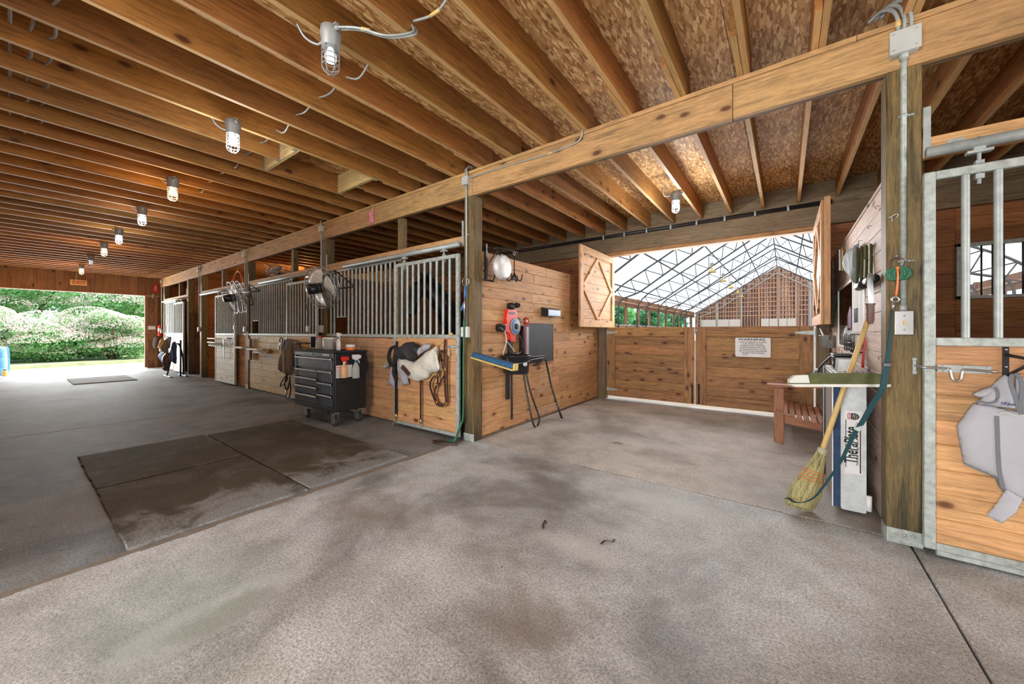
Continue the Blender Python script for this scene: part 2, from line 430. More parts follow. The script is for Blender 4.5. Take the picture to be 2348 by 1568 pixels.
def bez(p0, p1, p2, p3, n=10):
    p0, p1, p2, p3 = map(Vector, (p0, p1, p2, p3)); out = []
    for i in range(n+1):
        t_ = i/n; out.append(p0*(1-t_)**3+p1*3*t_*(1-t_)**2+p2*3*t_*t_*(1-t_)+p3*t_**3)
    return out
def smooth(pts, n=5):
    P = [Vector(p) for p in pts]; out = []
    for i in range(len(P)-1):
        a = P[max(i-1, 0)]; b = P[i]; c = P[i+1]; d = P[min(i+2, len(P)-1)]
        for k in range(n):
            t_ = k/n
            out.append(.5*((2*b)+(c-a)*t_+(2*a-5*b+4*c-d)*t_*t_+(3*b-a-3*c+d)*t_**3))
    out.append(P[-1]); return out
def text(name, body, size, mat, parent, mt, sx=1., align='CENTER', ext=.0008):
    cu = bpy.data.curves.new(name, 'FONT'); cu.body = body; cu.size = size; cu.extrude = ext; cu.offset = size*.018; cu.align_x = align; cu.align_y = 'CENTER'
    tmp = bpy.data.objects.new(name, cu); COL.objects.link(tmp)
    dg = bpy.context.evaluated_depsgraph_get(); me = bpy.data.meshes.new_from_object(tmp.evaluated_get(dg))
    bpy.data.objects.remove(tmp); me.transform(mt @ Matrix.Diagonal((sx, 1, 1, 1))); me.materials.clear(); me.materials.append(M[mat])
    o = bpy.data.objects.new(name, me); COL.objects.link(o); o.parent = parent; o.location = -wloc(parent); return o
def inpoly(x, y, P):
    c = False; j = len(P)-1
    for i in range(len(P)):
        if (P[i][1] > y) != (P[j][1] > y) and x < (P[j][0]-P[i][0])*(y-P[i][1])/(P[j][1]-P[i][1])+P[i][0]: c = not c
        j = i
    return c
def edge_near(x, y, P):
    best = (1e9, x, y)
    for i in range(len(P)):
        ax, ay = P[i]; bx_, by = P[(i+1) % len(P)]; dx, dy = bx_-ax, by-ay
        t_ = max(0, min(1, ((x-ax)*dx+(y-ay)*dy)/(dx*dx+dy*dy+1e-12))); px, py = ax+dx*t_, ay+dy*t_
        d = math.hypot(px-x, py-y)
        if d < best[0]: best = (d, px, py)
    return best
def sheet(name, mat, parent, poly, mt, res=30, puff=.03, fold=.012, freq=30, fdir=(1, 0), th=.004, seed=1, thick=None, bow=None):
    """cloth: 2D outline (a,b) in a plane mapped by mt (a, outwards, b)"""
    xs = [p[0] for p in poly]; ys = [p[1] for p in poly]; w = max(xs)-min(xs); h_ = max(ys)-min(ys); st = max(w, h_)/res
    nx = int(w/st)+3; ny = int(h_/st)+3; idx = {}; vs = []; fs = []
    x0 = min(xs)-st; y0 = min(ys)-st
    def gv(i, j):
        if (i, j) in idx: return idx[(i, j)]
        x = x0+i*st; y = y0+j*st; d, ex, ey = edge_near(x, y, poly)
        ins = inpoly(x, y, poly)
        if not ins: x, y, d = ex, ey, 0
        elif d < st*.4: x, y, d = ex, ey, 0
        q = min(1, d/max(.04, puff*1.6)); k = math.sqrt(max(0, 1-(1-q)**2))
        u_ = x*fdir[0]+y*fdir[1]; v_ = x*fdir[1]-y*fdir[0]
        z = puff*k+fold*(math.sin(u_*freq+seed+2*math.sin(v_*5+seed))+.5*math.sin(u_*freq*2.3+seed*2+v_*7))*(.35+.65*k)
        if bow: z += bow(x, y)
        vs.append(mt @ Vector((x, z, y))); idx[(i, j)] = len(vs)-1; return idx[(i, j)]
    for i in range(nx):
        for j in range(ny):
            cx, cy = x0+(i+.5)*st, y0+(j+.5)*st
            if any(inpoly(x0+(i+p_)*st, y0+(j+q_)*st, poly) for p_ in (0, 1) for q_ in (0, 1)): fs.append((gv(i, j), gv(i+1, j), gv(i+1, j+1), gv(i, j+1)))
    o = MB().raw(vs, fs, True).build(name, mat, parent)
    md = o.modifiers.new('thickness', 'SOLIDIFY'); md.thickness = th; md.offset = 0
    return o
def plane_Y(y, sgn=-1):  # (a,out,b) -> world, facing -Y
    return Matrix(((1, 0, 0, 0), (0, sgn, 0, y), (0, 0, 1, 0), (0, 0, 0, 1)))
def plane_X(x, sgn=1):   # a along Y, out along sgn*X
    return Matrix(((0, sgn, 0, x), (1, 0, 0, 0), (0, 0, 1, 0), (0, 0, 0, 1)))
def textM(o, xd, yd):    # text plane: origin, x direction, y direction
    x = Vector(xd).normalized(); y = Vector(yd).normalized(); z = x.cross(y)
    m = Matrix.Identity(4)
    for i in range(3): m[i][0] = x[i]; m[i][1] = y[i]; m[i][2] = z[i]; m[i][3] = o[i]
    return m
# ================================================================== SETTING
ORD = ['first', 'second', 'third', 'fourth', 'fifth', 'sixth', 'seventh', 'eighth', 'ninth', 'tenth']
def boards(parent, axis, face, th, a0, a1, z0, z1, bh, mat, name='board', seam=3.4, sub=None, vertical=False, seed=0):
    """boards on plane axis ('x' = plane of constant X); th signed thickness going back from face; a = along"""
    rr = random.Random(seed+int(abs(face)*100)+int(abs(a0)*37))
    n = max(1, round(((a1-a0) if vertical else (z1-z0))/bh)); st = ((a1-a0) if vertical else (z1-z0))/n
    for i in range(n):
        if vertical: segs = [(z0, z1)]
        else:
            segs = []; L = a1-a0
            if L > seam*1.2:
                c = a0+L*rr.uniform(.3, .7); segs = [(a0, c-.0015), (c+.0015, a1)]
            else: segs = [(a0, a1)]
        for s0, s1 in segs:
            pr = rr.uniform(0, .003)*(1 if th < 0 else -1)
            g = .0008
            if vertical: p0, p1, q0, q1 = a0+i*st+g/2, a0+(i+1)*st-g/2, s0, s1
            else: p0, p1, q0, q1 = s0, s1, z0+i*st+g/2, z0+(i+1)*st-g/2
            f = face+pr
            if axis == 'x': o = bx(name, mat, parent, f, face+th, p0, p1, q0, q1, .0045)
            else: o = bx(name, mat, parent, p0, p1, f, face+th, q0, q1, .0045)
# ---- floor
fl = struct('floor', 'concrete slab floor of the barn with cut joints', 'floor')
bx('sub_base', 'blackm', fl, -17.3, 5.5, -7.1, 3.6, -.12, -.04, 0)
g = .005
xc = [-17.3, -12.9, -7.2, -2.93, .58, 5.5]
for i in range(len(xc)-1):
    m_ = 'concrete2' if i < 3 else 'concrete'
    bx('slab', m_, fl, xc[i]+g, xc[i+1]-g, -3.6 if i != 3 else -7.0, .052-g, -.1, 0, .005)
    bx('slab', 'concrete3' if i >= 3 else 'concrete2', fl, xc[i]+g, xc[i+1]-g, .058+g, 3.6, -.1, 0, .003)
# sandy rim along the lane joint beside the mats
o = MB()
for k in range(40):
    y = -3.3+k*.085; w_ = .028+.022*rnd.random()
    o.box(-2.937, -2.925+w_, y, y+.0849, -.002, .0022+.0006*rnd.random())
o.build('joint_grit', 'concrete_trim', fl, kind='stuff')
# ---- ceiling: osb panels, joists
ce = struct('ceiling', 'particle board ceiling carried on open orange timber joists', 'ceiling')
y0 = -7.0
for i in range(19):
    xa = -17.4+i*1.22
    off = 0 if i % 2 else 1.22
    ys = [-7.0]+[v for v in [-7.0+off+2.44*k for k in range(0, 6)] if -7 < v < 3.6]+[3.6]
    for a, b in zip(ys[:-1], ys[1:]):
        bx('osb_panel', 'osb', ce, xa+.002, xa+1.218, a+.002, b-.002, 3.26, 3.275, 0)
bx('light_stop_sheet', 'osb', ce, -17.4, 5.8, -7.0, 3.6, 3.277, 3.29, 0)  # added unseen above the panels to stop sky leaking through their gaps
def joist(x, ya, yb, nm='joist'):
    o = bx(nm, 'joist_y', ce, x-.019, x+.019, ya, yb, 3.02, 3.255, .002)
    o.data.materials.append(M['jedge_y'])  # paler bottom faces: glancing light put into the joist colour
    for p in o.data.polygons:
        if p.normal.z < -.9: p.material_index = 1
for k in range(-8, 43):
    x = .19-.406*k
    if k == 11:
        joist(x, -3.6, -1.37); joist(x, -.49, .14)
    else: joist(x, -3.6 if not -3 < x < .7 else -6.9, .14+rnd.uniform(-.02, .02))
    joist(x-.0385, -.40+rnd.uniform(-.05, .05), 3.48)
for y, s in ((-1.351, 1), (-.509, -1)):          # framed trap
    bx('trimmer', 'yellow_x', ce, -4.665, -3.895, y-.019, y+.019, 3.02, 3.255, .002)
    for xx in (-4.66, -4.27, -3.9):
        h = MB().box(xx-.02, xx+.02, y-s*.024, y-s*.021, 3.03, 3.22); h.box(xx-.022, xx+.022, y-s*.05, y-s*.02, 3.016, 3.019)
        h.build('joist_hanger', 'galv', ce)
# ---- walls
wl = struct('wall_left', 'knotty pine board wall on the left of the tack bay', 'wall')
boards(wl, 'x', -2.80, -.02, .145, 3.44, .02, 2.15, .1335, 'board_y', seam=2.2, seed=5)
bx('sill_board', 'grey_y', wl, -2.83, -2.785, .15, 3.44, .0, .03)
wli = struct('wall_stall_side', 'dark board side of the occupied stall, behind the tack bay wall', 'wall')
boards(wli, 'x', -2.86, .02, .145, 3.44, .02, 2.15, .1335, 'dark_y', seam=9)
wr = struct('wall_right', 'pale pine board partition on the right of the tack bay', 'wall')
boards(wr, 'x', .50, .02, .145, 3.44, .02, 2.15, .1335, 'pale_y', seam=9, seed=3)
bx('top_rail', 'pale_y', wr, .49, .56, .14, 3.44, 2.15, 2.17)
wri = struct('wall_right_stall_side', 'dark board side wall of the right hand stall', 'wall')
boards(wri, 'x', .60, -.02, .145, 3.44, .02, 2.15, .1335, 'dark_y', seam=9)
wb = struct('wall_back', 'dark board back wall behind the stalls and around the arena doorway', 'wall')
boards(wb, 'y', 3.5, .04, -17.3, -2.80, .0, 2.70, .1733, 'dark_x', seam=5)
# right stall back wall around its window
for (xa, xb, za, zb) in ((.45, 1.60, 0, 2.7), (1.60, 3.0, 0, 1.60), (1.60, 3.0, 2.24, 2.7), (3.0, 4.2, 0, 2.7)):
    boards(wb, 'y', 3.5, .04, xa, xb, za, zb, .16, 'dark_x', seam=9)
# header + rim over the arena doorway
hd = bx('door_header_beam', 'grey_x', None, -17.3, 4.2, 3.43, 3.58, 2.66, 2.93, .006)
hd['kind'] = 'structure'; tag(hd, 'dark weathered header beam over the arena doorway', 'beam')
h2 = bx('header_trim', 'door_x', None, -2.65, .34, 3.44, 3.6, 2.6, 2.66, .004); h2['kind'] = 'structure'; tag(h2, 'reddish strip along the underside of the arena doorway header', 'trim')
rim = bx('rim_board', 'grey_x', None, -17.3, 4.2, 3.50, 3.54, 2.93, 3.26, .004); rim['kind'] = 'structure'; tag(rim, 'rim board closing the joist ends over the arena doorway', 'beam')
pp = MB().tube([(-6, 3.385, 2.945), (.50, 3.385, 2.945)], .028, 8)
pp = pp.build('black_water_pipe', 'black'); tag(pp, 'black pipe clipped along the top of the arena doorway header', 'pipe')
for i in range(9):
    x = -2.66+.385*i
    MB().box(x-.012, x+.012, 3.35, 3.39, 2.90, 2.93).tube([(x, 3.352, 2.93), (x, 3.352, 2.975)], .014, 8).build('pipe_clip', 'galv', pp)
for i, (xa, xb) in enumerate(((-2.79, -2.65), (.34, .48))):
    p = bx('door_jamb_post', 'grey_z', None, xa, xb, 3.42, 3.56, 0, 2.66, .005); p['kind'] = 'structure'
    tag(p, ['left', 'right'][i]+' timber jamb of the arena doorway', 'post')
# rear partition walls between stalls
for i, x in enumerate((-6.07, -9.38, -12.67, -13.90, -16.68)):
    w = struct('wall_partition', 'dark board partition inside the stall row, %s from the tack bay' % ORD[i], 'wall')
    top = 3.0 if i >= 3 else 2.15
    boards(w, 'x', x+.02, -.04, .15, 3.48, .0, top, .1735, 'dark_y', seam=9)
# aisle end wall with doorway
we = struct('wall_end', 'vertical brown board wall over the open far end door', 'wall')
boards(we, 'x', -17.30, -.04, -3.6, 3.5, 2.44, 3.26, .19, 'brown_z', vertical=True)
bx('light_stop_backing', 'brown_z', we, -17.37, -17.345, -3.6, 3.5, 2.45, 3.26, 0); bx('light_stop_backing', 'brown_z', we, -17.37, -17.345, -.30, 3.5, 0, 2.44, 0)  # unseen backing added to stop light leaking between the boards
boards(we, 'x', -17.30, -.04, -3.6, -3.21, 0, 2.44, .19, 'brown_z', vertical=True)
boards(we, 'x', -17.30, -.04, -.30, 3.5, 0, 2.44, .19, 'brown_z', vertical=True)
bx('door_trim', 'pale_y', we, -17.33, -17.28, -3.21, .0, 2.425, 2.45)
# sliding end door pushed back to the right
dn = struct('door_1', 'brown board sliding door pushed open at the far aisle end', 'door')
boards(dn, 'x', -17.26, -.02, -.28, -.13, .1, 2.36, .17, 'brown_z')
for a, b in ((-.37, -.28), (-.13, -.05)): bx('stile', 'brown_z', dn, -17.28, -17.235, a, b, .03, 2.43)
bx('handle_plate', 'white', dn, -17.245, -17.23, -.29, -.11, 1.30, 1.42)
bx('track_hanger', 'galv', dn, -17.26, -17.2, -.2, -.15, 2.36, 2.5)
# unseen sides of the aisle and the rear bay
for nm, lb, args in (('wall_rear_left', 'board wall along the left side of the aisle', ('y', -3.6, -.04, -17.3, -2.95, 0, 3.02)),
                     ('wall_rear_right', 'board wall along the aisle right of the camera', ('y', -3.6, -.04, .6, 5.5, 0, 3.02)),):
    w = struct(nm, lb, 'wall'); boards(w, *args, .2, 'board_x', seam=5)
for nm, lb, x in (('wall_bay_left', 'left wall of the bay behind the camera', -2.97), ('wall_bay_right', 'right wall of the bay behind the camera', .62)):
    w = struct(nm, lb, 'wall'); boards(w, 'x', x, (-.04 if x < 0 else .04), -7.0, -3.6, 0, 3.02, .25, 'board_y', seam=9)
w = struct('wall_stall_end', 'far side wall of the right hand stall', 'wall'); boards(w, 'x', 4.1, .04, 0, 3.5, 0, 3.02, .25, 'dark_y', seam=9)

# ---- main beam and posts
bm_ = thing('support_beam', 'long pale timber beam running over the stall fronts', 'beam', (-7, 0, 2.74)); bm_['kind'] = 'structure'
cuts = [-17.3, -13.2, -9.4, -8.0, -4.66, -2.80, -.3, .55, 4.2]
for a, b in zip(cuts[:-1], cuts[1:]):
    bx('beam_board', 'beam_x', bm_, a+.0015, b-.0015, 0, .045, 2.74, 2.985, .004)
    bx('beam_board', 'grey_x', bm_, a+.0015, b-.0015, .046, .11, 2.755, 2.985, .004)
for a, b in zip([-17.3, -11, -6.4, -1.9, .35], [-11, -6.4, -1.9, .35, 4.2]):
    bx('top_plate', 'beam_x', bm_, a+.001, b-.001, -.006, .145, 2.986, 3.019, .003)
PX = [.477, -2.92, -6.146, -9.455, -12.74, -13.97, -16.75]
PL = ['stout weathered post at the right, carrying the light switch', 'post between the first stall front and the tack bay',
      'post behind the tool chest, with a fan beside it', 'post with the plank brackets, between second and third stall',
      'post on the right of the open doorway near the far end', 'post beside the saddle pile at the far stall', 'last post before the far end wall']
for i, (x, lb) in enumerate(zip(PX, PL)):
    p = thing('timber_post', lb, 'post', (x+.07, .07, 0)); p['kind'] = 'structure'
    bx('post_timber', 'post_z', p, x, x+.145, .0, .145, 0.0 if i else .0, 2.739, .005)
    if i < 4:
        f = MB().box(x-.004, x+.149, -.006, 0, 0, .085, bev=.001); f.box(x-.006, x, -.006, .1, 0, .085)
        f.build('foot_plate', 'galvw', p)
        for bxx in (.04, .075, .11):
            MB().lathe([(.009, 0), (.009, .003), (.004, .006)], 8, Matrix.Translation((x+bxx, -.006, .055)) @ Matrix.Rotation(R(90), 4, 'X')).build('bolt', 'galvw', p)
# ---- arena half doors
def braceddoor(nm, label, cat, W_, H_, diamond, mat='door', stile=.16):
    """local: x 0..W, y 0 front(-) , z 0..H"""
    r_ = thing(nm, label, cat)
    n = round((H_)/.15); st = H_/n
    for i in range(n): MB().box(.02, W_-.02, .0, .02, i*st+.0004, (i+1)*st-.0004, bev=.004).build('board', mat+'_x', r_, world=False)
    for a, b in ((0, stile), (W_-stile, W_)): MB().box(a, b, -.025, -.001, 0, H_, bev=.003).build('stile', mat+'_z', r_, world=False)
    for a, b in ((0, stile), (H_-stile, H_)): MB().box(stile+.001, W_-stile-.001, -.024, -.001, a, b, bev=.003).build('rail', mat+'_x', r_, world=False)
    if diamond:
        cx, cz = W_/2, H_/2
        P = [(cx, H_-stile), (W_-stile, cz), (cx, stile), (stile, cz)]
        for k in range(4):
            (ax, az), (bx2, bz) = P[k], P[(k+1) % 4]
            L = math.hypot(bx2-ax, bz-az); ang = math.atan2(bz-az, bx2-ax)
            mt = Matrix.Translation((ax, 0, az)) @ Matrix.Rotation(-ang, 4, 'Y')
            s_ = 1
            q = MB().box(.02, L-.02, -.024, -.001, -.035, .035, bev=.003)
            q.v = [tuple(mt @ Vector(v)) for v in q.v]
            q.build('brace', mat+'_z', r_, world=False)
    return r_
def straphinge(p, x, z, dx, y=-.03):
    h = MB().prism([(x, z-.03), (x+dx, z-.012), (x+dx, z+.012), (x, z+.03)], .005, Matrix.Translation((0, y, 0)))
    h.box(x-.012*(1 if dx > 0 else -1), x-.035*(1 if dx > 0 else -1), y-.004, y+.01, z-.06, z+.06)
    h.build('strap_hinge', 'galv', p, world=False)
d = braceddoor('arena_half_door', 'left lower half door to the arena, knotty boards in a frame', 'door', 1.47, 1.24, False, stile=.155)
d.location = (-2.64, 3.49, .06); straphinge(d, .0, 1.15, .2); straphinge(d, .0, .12, .2)
MB().tube([(1.44, -.035, .30), (1.44, -.035, .02)], .01, 8).build('drop_bolt', 'black', d, world=False)
d = braceddoor('arena_half_door', 'right lower half door to the arena, bearing the warning sign', 'door', 1.47, 1.24, False, stile=.155)
d.location = (-1.155, 3.49, .06); straphinge(d, 1.47, 1.15, -.2)
MB().tube([(.05, -.04, .33), (.05, -.04, .02)], .012, 8).tube([(.05, -.04, .33), (.05, -.07, .33), (.05, -.07, .25)], .008, 8).build('drop_bolt', 'black', d, world=False)
MB().box(-.03, .03, -.05, -.02, 1.17, 1.19).tube([(-.02, -.055, 1.20), (.02, -.055, 1.15)], .008, 6).build('latch', 'galv', d, world=False)
for i, (x, y, rz, lb) in enumerate(((-2.615, 2.28, 90, 'upper arena shutter folded open on the left, diamond braced'),)):
    d = braceddoor('arena_shutter', lb, 'shutter', 1.45, 1.31, True, 'board', .12); d.location = (x-.0, y, 1.30); d.rotation_euler.z = R(rz)
d = braceddoor('arena_shutter', 'upper arena shutter folded open on the right, seen nearly edge on', 'shutter', 1.40, 1.31, True, 'board', .12)
d.location = (.33, 3.43, 1.30); d.rotation_euler.z = R(-90)
MB().box(1.401, 1.45, 0, .05, 0, 1.33, bev=.003).build('edge_batten', 'board_z', d, world=False)

# ---- fluorescent-clear structure: right stall window
wn = struct('window_1', 'small barred window at the back of the right hand stall', 'window')
for (a, b, c, e) in ((1.60, 3.0, 2.20, 2.24), (1.60, 3.0, 1.60, 1.635), (1.60, 1.64, 1.60, 2.24), (2.96, 3.0, 1.60, 2.24), (2.28, 2.31, 1.6, 2.24)):
    bx('window_frame', 'galvw', wn, a, b, 3.46, 3.53, c, e, .003)
bx('pane', 'glassy', wn, 1.64, 2.28, 3.515, 3.519, 1.635, 2.2, 0); bx('pane', 'glassy', wn, 2.31, 2.96, 3.515, 3.519, 1.635, 2.2, 0)
for x in (1.79, 1.87, 1.95, 2.08, 2.20, 2.42, 2.54, 2.66, 2.78): MB().tube([(x, 3.48, 1.63), (x, 3.48, 2.21)], .008, 6).build('window_bar', 'black', wn)

# ================================================================== ARENA
AY0, AY1 = 3.75, 52.0; RX, RZ, EX, EZ = -.75, 9.2, 9.05, 3.86
sl = (RZ-EZ)/EX
ag = bx('arena_floor', 'sand', None, -11, 10, 3.62, 54, -.3, -.02, 0); ag['kind'] = 'structure'; tag(ag, 'sand footing of the riding arena beyond the half doors', 'floor')
rf = MB(); n = 16
P = [(RX-EX, EZ), (RX, RZ), (RX+EX, EZ)]
vs = [(x, y, z+.12) for y in (AY0, AY1+.5) for x, z in P]
rf.raw(vs, [(0, 1, 4, 3), (1, 2, 5, 4)])
ro = rf.build('arena_roof_cover', 'fabric'); ro['kind'] = 'structure'; tag(ro, 'translucent white fabric roof over the riding arena', 'roof')
def truss():
    t_ = thing('roof_truss', '', 'truss', (0, 0, 0))
    def prof(o):
        pts = [(RX-EX+o, 1.0), (RX-EX+o, EZ-1.0)]
        k = (RX-EX+o+1.3+o*.3, EZ+(1.3+.3*o)*sl-o*1.15)
        pts += [(p.x, p.z) for p in bez((RX-EX+o, 0, EZ-1.0), (RX-EX+o, 0, EZ-.2), (k[0]-.7, 0, k[1]-.7*sl), (k[0], 0, k[1]), 8)][1:]
        top = (RX, RZ-o*1.1-.05)
        pts.append((RX-.5, top[1]-.5*sl)); pts.append(top)
        return pts
    for o, nm in ((.05, 'outer_chord'), (.75, 'inner_chord')):
        L = prof(o); full = L+[(2*RX-x, z) for x, z in L[::-1][1:]]
        MB().tube([(x, 0, z) for x, z in full], .055, 6).build(nm, 'truss', t_, world=False)
    w = MB()
    def at(L, q):
        d = [0]
        for a, b in zip(L[:-1], L[1:]): d.append(d[-1]+math.dist(a, b))
        q *= d[-1]
        for i in range(len(L)-1):
            if d[i+1] >= q: k = (q-d[i])/(d[i+1]-d[i]); return (L[i][0]+(L[i+1][0]-L[i][0])*k, L[i][1]+(L[i+1][1]-L[i][1])*k)
        return L[-1]
    A = prof(.05); B = prof(.75); N = 12
    for i in range(N):
        a = at(A, i/N); b = at(B, (i+.5)/N); c = at(A, (i+1)/N)
        for sgn in (0, 1):
            f = (lambda p: (p[0] if not sgn else 2*RX-p[0], 0, p[1]))
            w.tube([f(a), f(b)], .028, 5); w.tube([f(b), f(c)], .028, 5)
    w.build('web_bracing', 'truss', t_, world=False, kind='stuff')
    return t_
t0 = truss(); ys = [52-.15-6.1*i for i in range(8)][::-1]
for i, y in enumerate(ys):
    o = t0 if i == 0 else dup(t0)
    o.location = (0, y, 0); o['label'] = 'curved steel roof truss of the arena, %s from the half doors' % ORD[i]; o['group'] = 'arena roof trusses'
    if i == 7:
        for c in o.children: c.data = c.data.copy(); c.data.materials[0] = M['trussl']
for i, (x, lb) in enumerate(((-8.6, 'lowest left purlin pipe under the arena roof'), (-6.3, 'second left purlin pipe up the arena roof'), (-4.2, 'third left purlin pipe up the arena roof'), (-2.5, 'purlin pipe just left of the arena ridge'), (-.75, 'ridge pipe of the arena roof'), (1.0, 'purlin pipe just right of the arena ridge'), (4.5, 'purlin pipe low on the right arena slope'))):
    z = RZ-abs(x-RX)*sl-.35
    tag(MB().tube([(x, AY0, z), (x, AY1, z)], .045, 6).build('purlin_pipe', 'truss'), lb, 'pipe', 'arena purlin pipes')
gw = struct('wall_arena_gable', 'brown board gable wall at the far end of the arena', 'wall')
t = NT('far_siding'); v = t.coords((1, 1, .06), rand=False)
t.col(t.mix(.6, t.ramp(t.noise(v, 3.2, 4, .7), [(.3, (.10, .035, .018)), (.5, (.26, .11, .06)), (.72, (.62, .36, .22))]), t.ramp(t.noise(v, 9, 2), [(.35, .4), (.6, 1.2)]), 'MULTIPLY')); t.setp(.9); M['farwood'] = t.m
M['girt'] = plain('gable_girts', (.52, .30, .19), .9, 0, .15, 3)
q = MB(); x = RX-EX
while x < RX+EX-.01:
    x2 = min(x+.3, RX+EX); za = RZ-abs(x-RX)*sl; zb = RZ-abs(x2-RX)*sl
    q.prism([(x+.006, 0), (x2-.006, 0), (x2-.006, zb), (x+.006, za)], .03+.012*rnd.random(), Matrix.Translation((0, 52.3, 0))); x = x2
q.build('siding_boards', 'farwood', gw, kind='stuff')
z = 3.2
while z < 8.9:
    hw = (RZ-z)/sl-.15
    bx('girt', 'girt', gw, RX-hw, RX+hw, 52.2, 52.29, z, z+.13, 0); z += .56
for x, c in ((-7.2, 'trussl'), (-4.45, 'trussl'), (-2.6, 'girt'), (-.65, 'girt'), (1.1, 'girt'), (2.35, 'trussl'), (4.5, 'girt'), (6.5, 'trussl')):
    bx('gable_post', c, gw, x-.09, x+.09, 52.05, 52.19, 0, RZ-abs(x-RX)*sl-.1, 0)
for a, b in ((-9.2, -7.3), (-7.1, -4.55), (-2.4, -.7), (-.6, 1.0), (2.45, 4.4), (4.6, 6.4)):
    nn = 2
    for k in range(nn):
        xa = a+(b-a)*k/nn; xb = a+(b-a)*(k+1)/nn
        for j in range(3): bx('kick_panel', 'kick', gw, xa+.02, xb-.02, 51.95, 52.03, j*.95+.02, (j+1)*.95-.01, 0)
for nm, lb, x, s in (('wall_arena_left', 'left side wall of the arena with open bays to the trees', RX-EX-.15, 1), ('wall_arena_right', 'right side wall of the arena with open bays', RX+EX+.15, -1)):
    w = struct(nm, lb, 'wall'); y = 4.0; i = 0
    while y < 52:
        y2 = min(y+3.05, 52.2)
        bx('band_board', 'brown_z', w, x-.03, x+.03, y+.01, y2-.01, 3.14, 3.90, 0)
        bx('band_rail', 'girt', w, x+.04*s, x+.1*s, y, y2, 3.45, 3.55, 0)
        bx('kick_panel', 'girt', w, x-.03, x+.03, y+.01, y2-.01, 0, 1.72, 0)
        bx('top_rail', 'trussl', w, x+.04*s, x+.12*s, y, y2, 1.68, 1.78, 0)
        bx('wall_post', 'farwood', w, x-.09, x+.09, y-.12, y+.12, 0, 3.95, 0); y = y2; i += 1
def barnlamp():
    t_ = thing('pendant_lamp', '', 'lamp')
    MB().lathe([(.05, .32), (.06, .30), (.06, .1), (.04, .05), (.28, -.12), (.30, -.17), (.28, -.17), (.05, .02)], 16).build('shade', 'brass', t_, world=False)
    MB().box(-.12, .12, -.09, .09, .30, .52, bev=.02).build('ballast_box', 'lampgrey', t_, world=False)
    MB().tube([(0, 0, .5), (0, 0, .95)], .012, 6).build('hanger', 'truss', t_, world=False)
    return t_
l0 = barnlamp()
for i, y in enumerate((27.45, 33.55, 39.65, 45.75, 51.2)):
    o = l0 if i == 0 else dup(l0); o.location = (-4.3, y, 5.75); o['label'] = 'brass shaded pendant lamp under the arena roof, %s of the receding row' % ORD[i]; o['group'] = 'arena pendant lamps'

# ================================================================== OUTSIDE
og = MB().box(-60, -17.35, -30, 30, -.3, -.02).build('gravel_yard', 'gravel'); og['kind'] = 'structure'; tag(og, 'pale gravel yard outside the far end door', 'ground')
gr = MB().box(-60, -20.6, -30, 30, -.2, .10)
gr.v = [(x if x < -21 else -20.6-(y+2)*.25, y, z) for x, y, z in gr.v]
gr = gr.build('grass_bank', 'grass'); gr['kind'] = 'structure'; tag(gr, 'grass bank beyond the gravel outside the far door', 'ground')
g2 = MB().box(-60, -11.2, 3, 75, -.3, -.03).build('meadow', 'grass'); g2['kind'] = 'structure'; tag(g2, 'meadow beyond the left arena wall', 'ground')
g3 = MB().box(-6, 5, -40, -7.05, -.3, -.02).box(5.55, 40, -30, 30, -.3, -.02).build('yard', 'gravel'); g3['kind'] = 'structure'; tag(g3, 'gravel yard behind and right of the barn', 'ground')

